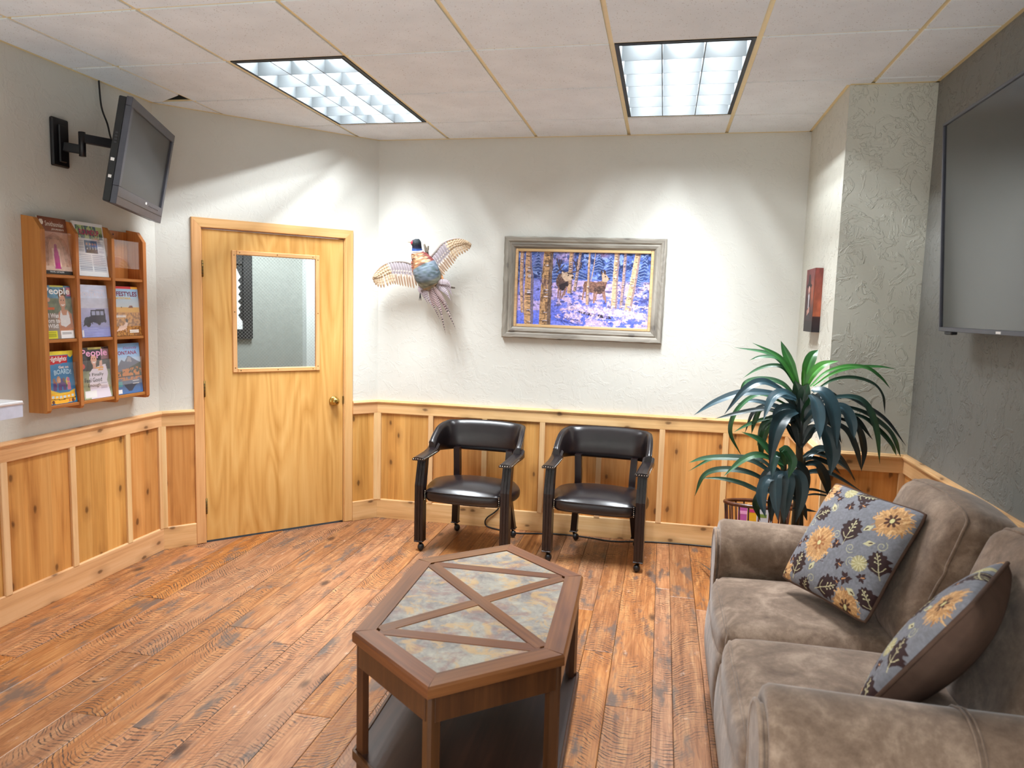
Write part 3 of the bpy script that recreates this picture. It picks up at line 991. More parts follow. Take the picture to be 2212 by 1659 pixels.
# ------------------------------------------------------------------ the two captain chairs
def make_chair():
    t = thing('captain_chair', None, None, (0, 0, 0), 0)
    # front legs: straight, then leaning back above the seat, with two grooves down the face
    for sx in (-1, 1):
        m = MB()
        x0 = .281 * sx
        for dx, wd, dy in ((-.0195, .017, 0), (0, .016, -.002), (.0195, .017, 0)):
            prof = [(-.030 + dy, .064), (.028, .064), (.028, .40), (.064, .585), (.012 + dy, .585), (-.030 + dy, .425)]
            m.prism(prof, lambda a, b, h: (x0 + h, -.215 + a, b), dx - wd / 2, dx + wd / 2)
        m.prism([(-.026, .07), (.026, .07), (.026, .40), (.060, .584), (.016, .584), (-.026, .425)], lambda a, b, h: (x0 + h, -.215 + a, b), -.026, .026)
        m.box((x0 - .030, -.248, .058), (x0 + .030, -.184, .066), .002)
        m.build('leg', MAHOG, t)
        # back legs: down from the back band, flaring back below the seat
        m = MB()
        pts = spline([(.185 * sx, .200, .60), (.178 * sx, .192, .42), (.186 * sx, .200, .28), (.206 * sx, .245, .060)], 5)
        rings = []
        for p in pts:
            rings.append([p + Vector(q) for q in ((-.021, -.022, 0), (.021, -.022, 0), (.021, .022, 0), (-.021, .022, 0))])
        m.loft(rings, smooth=False)
        m.box((.206 * sx - .026, .219, .056), (.206 * sx + .026, .271, .064), .002)
        m.build('leg', MAHOG, t)
    # ball casters
    for cx, cy, a in ((-.281, -.215, .5), (.281, -.215, -.3), (-.206, .245, .8), (.206, .245, .4)):
        c = MB().tube([(cx, cy, .060), (cx, cy, .040)], .008, 8).tube([(cx, cy, .042), (cx + .022 * math.sin(a), cy - .01, .033)], .009, 8).build('caster', BLACKM, t)
        m = MB().ball((cx + .024 * math.sin(a), cy - .012, .0245), (.021, .0245, .0245), 16, 10)
        m.v = [tuple(Vector(p) - c.location) for p in m.v]
        m.build('caster_ball', BLACK, c)
    # seat
    def warp(x, y, z, p):
        px = p.x * (1 + .22 * max(0.0, 1 - ((y - .15) / .85) ** 2) * (1 if z > -2 else 0)) 
        px *= (1 - .10 * max(0, y) ** 2)
        py = p.y - .03 * (1 - x * x) * max(0, -y)
        pz = p.z
        if z > 0: pz += .044 * (1 - abs(x) ** 2.2) * (1 - abs(y) ** 2.4) * (z ** 2)
        return (px, py, pz)
    seat = MB().rbox((0, -.02, .362), (.252, .212, .042), .034, 14, warp).build('seat', LEATHER, t)
    m = MB()
    nl = []
    for sx in (-1, 1):
        for k in range(6): nl.append((.243 * sx, -.236 - .002, .336 + k * .0115))
    for p in nl: m.ball(Vector(p) - seat.location, (.0032, .0026, .0032), 8, 5)
    m.build('nail_heads', NAIL, seat, kind='stuff')
    m = MB().tube(spline([(-.247, -.228, .388), (-.12, -.252, .3915), (.12, -.252, .3915), (.247, -.228, .388)], 6), .0035, 6)
    m.v = [tuple(Vector(p) - seat.location) for p in m.v]
    m.build('piping', LEATHER, seat)
    # the wrapping back band: swept section along a U
    path = [(-.294, -.010, .604, .656), (-.292, .055, .598, .706), (-.284, .125, .590, .750), (-.258, .192, .585, .768), (-.205, .232, .586, .770), (-.12, .246, .585, .775), (0, .250, .585, .777)]
    path = path + [(-a, b, c, d) for a, b, c, d in path[:-1]][::-1]
    A = spline([(p[0], p[1], p[2]) for p in path], 4)
    B = spline([(p[0] * (1.0 if abs(p[0]) > .26 else 1.02), p[1] + .028 * (0 if abs(p[0]) > .28 else 1), p[3]) for p in path], 4)
    rings = []
    for i in range(len(A)):
        tan = (A[min(i + 1, len(A) - 1)] - A[max(0, i - 1)]); tan.z = 0; tan.normalize()
        nout = Vector((-tan.y, tan.x, 0))
        lo, hi = A[i], B[i]
        th = .026
        ring = []
        N = 7
        for k in range(N):                       # inner face (towards the sitter), padded
            f = k / (N - 1)
            bulge = .012 * math.sin(PI * f)
            ring.append(lo.lerp(hi, f) - nout * (th * .55 + bulge))
        ring.append(hi + Vector((0, 0, .010)))
        for k in range(N):
            f = 1 - k / (N - 1)
            ring.append(lo.lerp(hi, f) + nout * (th * .6))
        ring.append(lo + Vector((0, 0, -.008)))
        rings.append(ring)
    bb = MB().loft(rings).build('backrest', LEATHER, t)
    m = MB()
    m.tube([Vector(p) for p in [r[7 + 1] for r in rings]], .0035, 6)
    m.v = [tuple(Vector(p) - bb.location) for p in m.v]
    m.build('piping', LEATHER, bb)
    # arm pads with nail heads
    for sx in (-1, 1):
        m = MB()
        ring = []
        cs = [(-.262, .587, .604, .282), (-.10, .590, .612, .284), (.0, .592, .622, .289), (.045, .596, .645, .290)]
        for y, zl, zh, xc in cs:
            hw = .039 if y < -.2 else .036
            ring.append([Vector((xc * sx + a * hw, y, b)) for a, b in ((-1, zl), (1, zl), (1, zh - .005), (.72, zh + .003), (0, zh + .006), (-.72, zh + .003), (-1, zh - .005))])
        arm = m.loft(ring, smooth=False).build('armrest', LEATHER, t)
        m = MB()
        for k in range(5): m.ball(Vector(((.282 * sx) - .030 + k * .015, -.2635, .597)) - arm.location, (.0034, .0028, .0034), 8, 5)
        for k in range(20):
            f = k / 19
            y = -.256 + .24 * f
            for side in (-1, 1):
                m.ball(Vector((.282 * sx + (.0385 - .002 * f) * side + .003 * f * sx, y, .597 + .006 * f)) - arm.location, (.0026, .003, .003), 6, 4)
        m.build('nail_heads', NAIL, arm, kind='stuff')
    return t


ch = make_chair()
tag(ch, 'black leather captain chair on casters, nearer the wooden door, a loose cable hanging under it', 'chair', 'captain chairs against the wainscot')
ch.location = (-1.160, 4.490, 0.0005); ch.rotation_euler = (0, 0, math.radians(-3.5))
c2 = copy_tree(ch)
tag(c2, 'black leather captain chair on casters, nearer the tall plant and the sofa', 'chair')
c2.location = (-.340, 4.520, 0.0005); c2.rotation_euler = (0, 0, math.radians(-4.6))

# ------------------------------------------------------------------ coffee table with slate tiles
TH = 0.49
tb_px = [(923, 1487), (1220, 1415), (1259, 1243), (1103, 1174), (901, 1207), (761, 1364)]
# six top corners of the long hexagon: near, near right, far right, far, far left, near left
P6 = [(-.595, 1.842), (-.2485, 2.137), (-.267, 2.827), (-.629, 3.133), (-.968, 2.827), (-.945, 2.119)]
tcx, tcy = sum(p[0] for p in P6) / 6, sum(p[1] for p in P6) / 6
ct = thing('coffee_table', 'long hexagonal wooden coffee table with slate tile inlays and a low shelf', 'table', (tcx, tcy, 0))
H6 = [Vector((p[0] - tcx, p[1] - tcy)) for p in P6]


def inset(poly, d):
    n = len(poly); out = []
    for i in range(n):
        a, b, c = poly[i - 1], poly[i], poly[(i + 1) % n]
        e1 = (b - a).normalized(); e2 = (c - b).normalized()
        n1 = Vector((-e1.y, e1.x)); n2 = Vector((-e2.y, e2.x))
        k = (n1 + n2).normalized()
        out.append(b + k * (d / k.dot(n1)))
    return out


FRW = .070
I6 = inset(H6, FRW)
for i in range(6):                                     # frame boards of the top, mitred at the corners
    j = (i + 1) % 6
    a, b, c, d = H6[i], H6[j], I6[j], I6[i]
    ang = math.atan2((b - a).y, (b - a).x)
    rot = Matrix.Rotation(-ang, 2)
    q = [rot @ (p - (a + b) / 2) for p in (a, b, c, d)]
    m = MB()
    bv = .006
    top = [q[0] + Vector((bv, bv)), q[1] + Vector((-bv, bv)), q[2] + Vector((0, 0)), q[3]]
    mid = [q[0], q[1], q[2], q[3]]
    lay = [[(p.x, p.y, TH - .034) for p in mid], [(p.x, p.y, TH - .007) for p in mid], [(p.x, p.y, TH) for p in top]]
    m.loft([[Vector(p) for p in l] for l in lay], smooth=False)
    o = m.build('top_board', TWOODX, None)
    o.parent = ct; o.location = ((a + b) / 2).to_3d(); o.rotation_euler = (0, 0, ang)
# cross bars: two diagonals and two short chords; tiles fill the six triangles
bars = [(I6[1], I6[4]), (I6[5], I6[2]), (I6[5], I6[1]), (I6[4], I6[2])]
BW = .052
for n_, (a, b) in enumerate(bars):
    ang = math.atan2((b - a).y, (b - a).x); L = (b - a).length
    dz = (0, .0006, .0012, .0014)[n_]
    m = MB().box((-L / 2 + .012, -BW / 2, TH - .030), (L / 2 - .012, BW / 2, TH - .0015 - dz * .5), .0015)
    o = m.build('cross_bar', TWOODX, None)
    o.parent = ct; o.location = ((a + b) / 2).to_3d(); o.rotation_euler = (0, 0, ang)


def half(poly, p, q, off):
    """keep the part of poly left of p->q moved inwards by off"""
    e = (q - p).normalized(); nl = Vector((-e.y, e.x)); p = p + nl * off
    return [Vector(t) for t in clip([tuple(t) for t in poly], -nl.x, -nl.y, -(nl.x * p.x + nl.y * p.y))]


hb = BW / 2 + .0012
inn = inset(H6, FRW + .0012)
d1, d2 = bars[0], bars[1]                       # I1->I4 , I5->I2
tiles = [half(inn, I6[5], I6[1], 0) ]
A1 = lambda P, s: half(P, *(d1 if s > 0 else d1[::-1]), hb)
A2 = lambda P, s: half(P, *(d2 if s > 0 else d2[::-1]), hb)
near = half(inn, I6[1], I6[5], hb)               # outside the near chord
far = half(inn, I6[4], I6[2], hb)
mid = half(half(inn, I6[5], I6[1], hb), I6[2], I6[4], hb)
regions = [near, far] + [A2(A1(mid, s1), s2) for s1 in (1, -1) for s2 in (1, -1)]
for P in regions:
    if len(P) < 3: continue
    MB().prism([tuple(p) for p in P], lambda x, y, h: (x, y, h), TH - .022, TH - .004).build('slate_tile', SLATE, ct)
m = MB().prism([tuple(p) for p in inset(H6, .05)], lambda x, y, h: (x, y, h), TH - .0335, TH - .022).build('top_backing', BLACK, ct)
ap = inset(H6, .020)
for i in range(6):                              # aprons
    j = (i + 1) % 6
    a, b = ap[i], ap[j]
    m = MB().bar((a.x, a.y, TH - .075), (b.x, b.y, TH - .075), .018, .082, (0, 0, 1), .001, -.012)
    m.build('apron', TWOODZ, ct)
lg = inset(H6, .034)
cen = Vector((0, 0))
for i in range(6):
    p = lg[i]
    e1 = (H6[i] - H6[i - 1]).normalized(); e2 = (H6[(i + 1) % 6] - H6[i]).normalized()
    bis = (Vector((e1.y, -e1.x)) + Vector((e2.y, -e2.x))).normalized(); sd = Vector((-bis.y, bis.x))
    Q = lambda u, v: (p.x + bis.x * u + sd.x * v, p.y + bis.y * u + sd.y * v)
    prof = [Q(.022, .006), Q(.022, -.006), Q(.004, -.026), Q(-.016, -.022), Q(-.016, .022), Q(.004, .026)]
    MB().prism(prof, lambda x, y, h: (x, y, h), .0005, TH - .034).build('leg', TWOODZ, ct)
sh = inset(H6, .012)
MB().prism([tuple(p) for p in sh], lambda x, y, h: (x, y, h), .052, .074).build('shelf', SHELFW, ct)
sh2 = inset(H6, .006)
for i in range(6):
    a, b = sh2[i], sh2[(i + 1) % 6]
    MB().bar((a.x, a.y, .064), (b.x, b.y, .064), .012, .030, (0, 0, 1), .002).build('shelf_edge', TWOODZ, ct)

# ------------------------------------------------------------------ loveseat
SX0, SX1 = .272, 1.200                          # front plane, back
SY0, SY1 = 1.568, 3.232
AW = .255
so = thing('loveseat', 'taupe suede loveseat with two seat cushions under the wall television', 'sofa', ((SX0 + SX1) / 2, (SY0 + SY1) / 2, 0))
MB().rbox(((SX0 + SX1) / 2 + .04, (SY0 + SY1) / 2, .185), ((SX1 - SX0) / 2 - .045, (SY1 - SY0) / 2 - .02, .155), .03, 8).build('base', SUEDE, so, world=True)


def arm(y0, y1, sgn):
    """roll arm: section in y,z carried along x; sgn = outer side"""
    yc = (y0 + y1) / 2; hw = (y1 - y0) / 2
    sec = []
    zt, zr = .690, .560                          # top, roll centre
    # inner bottom up, over the roll, down outside
    sec += [(-hw + .040, .03), (-hw + .040, .40), (-hw + .030, .49)]
    N = 11
    for k in range(N + 1):
        a = PI * 1.12 - (PI * 1.24) * k / N
        sec.append((hw * .98 * math.cos(a), zr + (zt - zr) * math.sin(a) * (1.0 if math.sin(a) > 0 else .6)))
    sec += [(hw - .020, .49), (hw - .035, .40), (hw - .035, .03)]
    sec = [(yc + y * sgn, z) for y, z in sec]
    cy, cz = yc, .36
    rings = []
    xs = [(SX0 + .003, .86), (SX0, .93), (SX0 + .004, .975), (SX0 + .018, 1.0), (SX0 + .05, 1.0)] + [(SX0 + .05 + (SX1 - SX0 - .07) * k / 10, 1.0 - .012 * math.sin(PI * k / 10)) for k in range(1, 11)] + [(SX1 - .005, .98), (SX1, .9)]
    for x, s in xs:
        rings.append([Vector((x, cy + (y - cy) * s, cz + (z - cz) * (s if z > cz else 1))) for y, z in sec])
    o = MB().loft(rings).build('armrest', SUEDE, so, world=True)
    # front panel with its welt, seam around the roll
    pan = [(cy + (y - cy) * .80, cz + (z - cz) * (.86 if z > cz else .97)) for y, z in sec]
    m = MB().prism(pan, lambda y, z, h: (h, y, z), SX0 - .016, SX0 + .01)
    m.v = [tuple(Vector(p) - (WM[o.name].translation)) for p in m.v]
    m.build('front_panel', SUEDE, o)
    m = MB().tube([Vector((SX0 - .012, y, z)) - WM[o.name].translation for y, z in [(cy + (y - cy) * .81, cz + (z - cz) * (.87 if z > cz else .97)) for y, z in sec]], .007, 6)
    m.build('welt', SUEDE, o)
    xs_ = SX0 + .42
    for dx in (0, .012):
        m = MB().tube([Vector((xs_ + dx, cy + (y - cy) * 1.0, cz + (z - cz) * 1.0)) - WM[o.name].translation for y, z in sec[2:-2]], .0028, 5)
        m.build('seam', SUEDE, o)


arm(SY1 - AW, SY1, 1)
arm(SY0, SY0 + AW, -1)
SI0, SI1 = SY0 + AW - .03, SY1 - AW + .03
SM = (SI0 + SI1) / 2 + .04
for a, b in ((SM, SI1), (SI0, SM)):
    def wp_(x, y, z, p):
        pz = p.z + (.030 * (1 - x * x) * (1 - y * y) if z > 0 else 0)
        px = p.x - .016 * (1 - y * y) * (1 - z * z) * (x < 0)
        k = rnd.uniform(-.0012, .0012)
        return (px, p.y * (1 - .012 * z * z), pz + k)
    cxx = (SX0 + .98) / 2 - .005
    hx_ = (.98 - SX0) / 2 + .02
    cu = MB().rbox((cxx, (a + b) / 2, .405), (hx_, (b - a) / 2 - .003, .088), .052, 16, wp_).build('seat_cushion', SUEDE, so, world=True)
    ct_ = WM[cu.name].translation
    R_ = lambda x, y, z: MB.rpt((cxx, (a + b) / 2, .405), (hx_, (b - a) / 2 - .003, .088), .052, (x, y, z), wp_) - ct_
    pth = [R_(-1, -1, -.9 + .19 * k) for k in range(10)] + [R_(-1, -.98 + .098 * k, 1) for k in range(21)] + [R_(-1, 1, .8 - .19 * k) for k in range(10)]
    MB().tube(pth, .0052, 6).build('piping', SUEDE, cu)
    # front drop of the cushion (waterfall front)
    m = MB().rbox((SX0 - .004, (a + b) / 2, .265), (.030, (b - a) / 2 - .006, .135), .024, 10, lambda x, y, z, p: (p.x - .012 * (1 - z * z) * (x < 0), p.y, p.z))
    m.build('front_skirt', SUEDE, so, world=True)


def back_cushion(a, b, dx=0.0):
    n = 20
    yc, hw = (a + b) / 2, (b - a) / 2 - .003
    L = .60; z0 = .44
    lean = math.radians(19)
    up = Vector((math.sin(lean), 0, math.cos(lean))); fr = Vector((-math.cos(lean), 0, math.sin(lean)))
    org = Vector((.962 + dx, yc, z0 + .262))
    rr = random.Random(int(a * 100))
    ph = [rr.uniform(0, 6) for _ in range(4)]
    def wp2(x, y, z, p):
        # local: x = thickness (front -1), y = width, z = height
        bul = ((.040 if dx == 0 else .018) * (1 - y ** 2) * (1 - abs(z) ** 2.5)) if x < 0 else 0
        crease = 0
        if x < 0: crease = .006 * math.sin(9 * y + 4 * z + ph[0]) * (1 - y * y) * abs(z) + .010 * math.exp(-((z - .12) / .05) ** 2)
        sag = -.030 * (y * y) * (z > 0) * z
        q = fr * (-(p.x - bul + crease)) + up * (p.z + sag) + Vector((0, p.y * (1 - .05 * max(0, z) ** 3), 0))
        return q
    o = MB().rbox(org, (.115, hw, .275), .075, n, wp2).build('back_cushion', SUEDE, so, world=True)
    T0 = WM[o.name].translation
    R_ = lambda x, y, z: MB.rpt(org, (.115, hw, .275), .075, (x, y, z), wp2) - T0
    pth = [R_(-1, -1, -.2 + .12 * k) for k in range(10)] + [R_(-1, -.96 + .096 * k, 1) for k in range(21)] + [R_(-1, 1, .88 - .12 * k) for k in range(10)]
    MB().tube(pth, .0056, 6).build('piping', SUEDE, o)
    MB().tube([R_(-1, -.96 + .096 * k, .12) for k in range(21)], .0032, 5).build('seam', SUEDE, o)


back_cushion(SM - .06, SI1 - .01)
back_cushion(SI0 + .01, SM - .06, .055)
MB().rbox((1.118, (SY0 + SY1) / 2, .46), (.082, (SY1 - SY0) / 2 - .04, .43), .06, 8).build('back_frame', SUEDE, so, world=True)
for y in (SY0 + .09, SY1 - .09):
    for x in (SX0 + .08, SX1 - .08):
        MB().box((x - .025, y - .025, .0005), (x + .025, y + .025, .06), .004).build('foot', MAHOG, so, world=True)
# ------------------------------------------------------------------ flat print painted into fine vertex colours
def lin(c):
    c = np.asarray(c, float) / 255.0
    return np.where(c <= 0.04045, c / 12.92, ((c + 0.055) / 1.055) ** 2.4)


class Pic:
    """a little painter; coordinates 0..1 across and 0..1 down unless a frame is set"""
    def __init__(s, w, h, base=(255, 255, 255)):
        s.w, s.h = w, h
        s.a = np.zeros((h, w, 3)); s.a[:] = base
        s.X, s.Y = np.meshgrid((np.arange(w) + .5) / w, (np.arange(h) + .5) / h)
        s.rng = np.random.RandomState(5)
        s.fr = (0, 0, 1, 1)

    def frame(s, x0, y0, x1, y1): s.fr = (x0, y0, x1 - x0, y1 - y0); return s

    def T(s, p): return ((p[0] - s.fr[0]) / s.fr[2], (p[1] - s.fr[1]) / s.fr[3])

    def put(s, mask, col, al=1.0):
        m = (mask * al)[..., None]
        s.a = s.a * (1 - m) + np.asarray(col, float) * m

    def poly(s, pts, col, al=1.0):
        P = [s.T(p) for p in pts]
        ins = np.zeros((s.h, s.w), bool)
        for (x1, y1), (x2, y2) in zip(P, P[1:] + P[:1]):
            if y1 == y2: continue
            c = ((s.Y < y1) != (s.Y < y2)) & (s.X < (x2 - x1) * (s.Y - y1) / (y2 - y1) + x1)
            ins ^= c
        s.put(ins.astype(float), col, al); return ins

    def ell(s, c, rx, ry, col, al=1.0, rot=0.0, soft=0.0):
        cx, cy = s.T(c); rx /= abs(s.fr[2]); ry /= abs(s.fr[3])
        asp = s.h / s.w
        dx, dy = s.X - cx, (s.Y - cy) * asp
        ry2 = ry * asp
        u = (dx * math.cos(rot) + dy * math.sin(rot)) / rx; v = (-dx * math.sin(rot) + dy * math.cos(rot)) / ry2
        d = np.sqrt(u * u + v * v)
        m = (d < 1).astype(float) if soft == 0 else np.clip((1 - d) / soft, 0, 1)
        s.put(m, col, al)

    def line(s, pts, wd, col, al=1.0):
        P = [s.T(p) for p in pts]; wd = wd / abs(s.fr[2]); asp = s.h / s.w
        m = np.zeros((s.h, s.w), bool)
        for (x1, y1), (x2, y2) in zip(P, P[1:]):
            y1 *= asp; y2 *= asp
            dx, dy = x2 - x1, y2 - y1; L = dx * dx + dy * dy + 1e-12
            t = np.clip(((s.X - x1) * dx + (s.Y * asp - y1) * dy) / L, 0, 1)
            d = (s.X - x1 - t * dx) ** 2 + (s.Y * asp - y1 - t * dy) ** 2
            m |= d < (wd / 2) ** 2
        s.put(m.astype(float), col, al)

    def noise(s, nx, ny, seed=0, octv=3):
        r = np.random.RandomState(seed); out = np.zeros((s.h, s.w)); amp = 1.0; tot = 0
        for o in range(octv):
            gx, gy = int(nx * 2 ** o) + 2, int(ny * 2 ** o) + 2
            g = r.rand(gy + 1, gx + 1)
            fx, fy = s.X * (gx - 1), s.Y * (gy - 1)
            ix, iy = fx.astype(int), fy.astype(int); tx, ty = fx - ix, fy - iy
            tx = tx * tx * (3 - 2 * tx); ty = ty * ty * (3 - 2 * ty)
            v = (g[iy, ix] * (1 - tx) + g[iy, ix + 1] * tx) * (1 - ty) + (g[iy + 1, ix] * (1 - tx) + g[iy + 1, ix + 1] * tx) * ty
            out += amp * v; tot += amp; amp *= .55
        return out / tot

    def rect(s, x0, y0, x1, y1, col, al=1.0): s.poly([(x0, y0), (x1, y0), (x1, y1), (x0, y1)], col, al)

    def grad(s, x0, y0, x1, y1, c0, c1):
        a, b = s.T((x0, y0)), s.T((x1, y1))
        t = np.clip((s.Y - a[1]) / (b[1] - a[1]), 0, 1)[..., None]
        m = ((s.X >= a[0]) & (s.X < b[0]) & (s.Y >= a[1]) & (s.Y < b[1]))[..., None]
        s.a = np.where(m, np.asarray(c0, float) * (1 - t) + np.asarray(c1, float) * t, s.a)

    def mottle(s, nx, ny, amt, seed=1, mask=None):
        n = (s.noise(nx, ny, seed) - .5) * 2 * amt
        s.a = np.clip(s.a * (1 + n[..., None]), 0, 255)


def print_mesh(name, pic, P, mat, parent, world=False, smooth=True):
    """grid of points P(u, v) (u across, v down, 0..1) coloured from a Pic; one vertex per sample"""
    w, h = pic.w, pic.h
    vs = np.array([P(i / (w - 1), j / (h - 1)) for j in range(h) for i in range(w)], float)
    if world:
        inv = np.array(WM[parent.name].inverted())
        vs = vs @ inv[:3, :3].T + inv[:3, 3]
    c = (vs.min(0) + vs.max(0)) / 2
    vs = vs - c
    me = bpy.data.meshes.new(name)
    idx = np.arange(w * h).reshape(h, w)
    q = np.stack([idx[1:, :-1], idx[1:, 1:], idx[:-1, 1:], idx[:-1, :-1]], -1).reshape(-1, 4)
    me.vertices.add(w * h); me.vertices.foreach_set('co', vs.ravel())
    me.loops.add(q.size); me.loops.foreach_set('vertex_index', q.ravel().astype(np.int32))
    me.polygons.add(len(q)); me.polygons.foreach_set('loop_start', np.arange(0, q.size, 4, dtype=np.int32))
    me.polygons.foreach_set('loop_total', np.full(len(q), 4, np.int32))
    me.polygons.foreach_set('use_smooth', np.full(len(q), smooth))
    ca_ = me.color_attributes.new('Col', 'FLOAT_COLOR', 'POINT')
    col = np.ones((w * h, 4)); col[:, :3] = lin(np.clip(pic.a, 0, 255)).reshape(-1, 3)
    ca_.data.foreach_set('color', col.ravel().astype(np.float32))
    me.materials.append(mat); me.update(); me.validate()
    o = bpy.data.objects.new(name, me); COL.objects.link(o)
    o.parent = parent; o.location = Vector(c.tolist())
    WM[o.name] = WM[parent.name] @ Matrix.Translation(o.location)
    return o


_tc = {}


def text_geo(txt, bold=0.0, shear=0.0, space=1.0):
    k = (txt, bold, shear, space)
    if k not in _tc:
        cu = bpy.data.curves.new('lettering', 'FONT')
        cu.body = txt; cu.size = 1.0; cu.offset = bold; cu.shear = shear; cu.space_character = space
        cu.resolution_u = 2; cu.fill_mode = 'BOTH'; cu.dimensions = '2D'
        ob = bpy.data.objects.new('lettering', cu)
        me = bpy.data.meshes.new_from_object(ob)
        v = [tuple(p.co) for p in me.vertices]; f = [tuple(p.vertices) for p in me.polygons]
        bpy.data.objects.remove(ob); bpy.data.meshes.remove(me)
        lo = [min(p[i] for p in v) for i in (0, 1)]; hi = [max(p[i] for p in v) for i in (0, 1)]
        _tc[k] = (v, f, lo, hi)
    return _tc[k]


def lettering(parent, txt, P, x0, x1, y, hgt, mat, bold=0.0, shear=0.0, d=.0006, arc=0.0):
    """flat letters between x0 and x1 (0..1 across), baseline y, cap height hgt (0..1 down); P(u, v, d)"""
    v, f, lo, hi = text_geo(txt, bold, shear)
    sx = (x1 - x0) / (hi[0] - lo[0]); sy = hgt / (hi[1] - lo[1])
    m = MB()
    pts = []
    for p in v:
        u = x0 + (p[0] - lo[0]) * sx
        vv = y - (p[1] - lo[1]) * sy - arc * math.sin(PI * (u - x0) / (x1 - x0))
        pts.append(P(u, vv, d))
    m.add(pts, f)
    return m.build('lettering', mat, parent, fix=False)
# ------------------------------------------------------------------ magazine rack on the left wall
RX = XL + .0005
RD = .105
RY = [2.945, 3.150, 3.393, 3.632]               # middles of the four uprights
RZ = [1.018, 1.340, 1.655]                      # tops of the three shelves
rk = thing('magazine_rack', 'wooden nine pocket magazine rack with clear acrylic fronts on the left wall', 'rack', (RX, (RY[0] + RY[3]) / 2, RZ[0]))
for i, y in enumerate(RY):
    hw = .013 if i in (0, 3) else .0095
    prof = [(0, .985), (RD * .93, .985), (RD, .997), (RD, 1.862), (RD * .62, 1.918), (0, 1.928)]
    m = MB().prism(prof, lambda x, z, h: (RX + x, y + h, z), -hw, hw)
    m.build('side_panel' if i in (0, 3) else 'divider', RACK, rk, world=True)
for a, b in zip(RY[:-1], RY[1:]):
    for z in RZ:
        MB().box((RX, a + .0095, z - .016), (RX + RD - .008, b - .0095, z), .002).build('shelf', RACKY, rk, world=True)
    m = MB().box((RX, a + .0095, .995), (RX + .006, b - .0095, 1.915))
    m.build('back_panel', RACK, rk, world=True)
    MB().tube([(RX + .006, (a + b) / 2, 1.896), (RX + .0075, (a + b) / 2, 1.896)], .004, 8).build('screw_hole', BLACK, rk, world=True)
    for z in RZ:
        zz0, zz1 = z + .055, z + .205
        MB().box((RX + RD - .014, a + .010, zz0), (RX + RD - .0115, b - .010, zz1)).build('acrylic_front', CLEAR, rk, world=True)


def magazine(name, label, y0, y1, zb, zt, pic, words, thick=.006, lean=.022, xb=.087, pages=True, curl=0.0, cat='magazine'):
    """leaning from the shelf front back to the rack; words: (text, x0, x1, y, h, ink, bold, shear[, arc])"""
    w_, h_ = y1 - y0, zt - zb
    t = thing(name, label, cat, (RX + xb, (y0 + y1) / 2, zb + .0008), group='magazines in the wall rack')
    def P(u, v, d=0.0):
        f = 1 - v
        x = -lean * f + curl * max(0, f - .55) ** 2 + d
        return (x, (u - .5) * w_, f * h_)
    print_mesh('cover', pic, lambda u, v: P(u, v, .0004), PRINT, t)
    n = 8
    m = MB()
    rings = []
    for k in range(n + 1):
        v = k / n
        rings.append([Vector(P(0, v)), Vector(P(1, v)), Vector(P(1, v, -thick)), Vector(P(0, v, -thick))])
    m.loft(rings, smooth=False)
    m.build('pages', PAGES, t)
    for wd in words:
        tx, x0, x1, y, hg, mt, bo, shr = wd[:8]
        lettering(t, tx, lambda u, v, d: P(u, v, .0004 + d), x0, x1, y, hg, mt, bo, shr, arc=wd[8] if len(wd) > 8 else 0)
    return t


NW, NH = 66, 90
WH = WHITEINK
# travel catalogue: arches in rose stone with a figure in a magenta sari
p = Pic(NW, NH, (176, 122, 100))
p.grad(0, 0, 1, .26, (120, 66, 44), (142, 84, 62)); p.grad(0, .26, 1, .93, (196, 146, 122), (214, 176, 156))
p.ell((.12, .10), .07, .05, (236, 226, 214))
for k in range(4): p.line([(.05 + .04 * k, .93), (.08 + .05 * k, .50), (.18 + .05 * k, .38), (.5, .28 + .03 * k), (.82 - .05 * k, .38), (.92 - .05 * k, .50), (.95 - .04 * k, .93)], .022, (160 - 8 * k, 100, 80), .7)
p.rect(.36, .55, .64, .90, (228, 196, 178)); p.rect(0, .86, 1, .93, (206, 176, 160))
p.poly([(.40, .90), (.42, .60), (.46, .50), (.53, .50), (.58, .62), (.60, .90)], (186, 48, 132)); p.ell((.50, .50), .045, .035, (150, 40, 100))
p.rect(0, .93, 1, 1, (24, 20, 20)); p.mottle(12, 16, .10)
magazine('travel_catalog', 'rust and rose travel catalog with stone arches and a figure in magenta', 2.968, 3.137, 1.656, 1.928, p,
         [('Smithsonian', .24, .88, .155, .085, ink(240, 232, 220), 0.0, 0), ('JOURNEYS', .44, .88, .225, .035, ink(240, 232, 220), .02, 0), ('TRAVEL CATALOG', .18, .68, .975, .026, WH, 0, 0)], lean=.034)
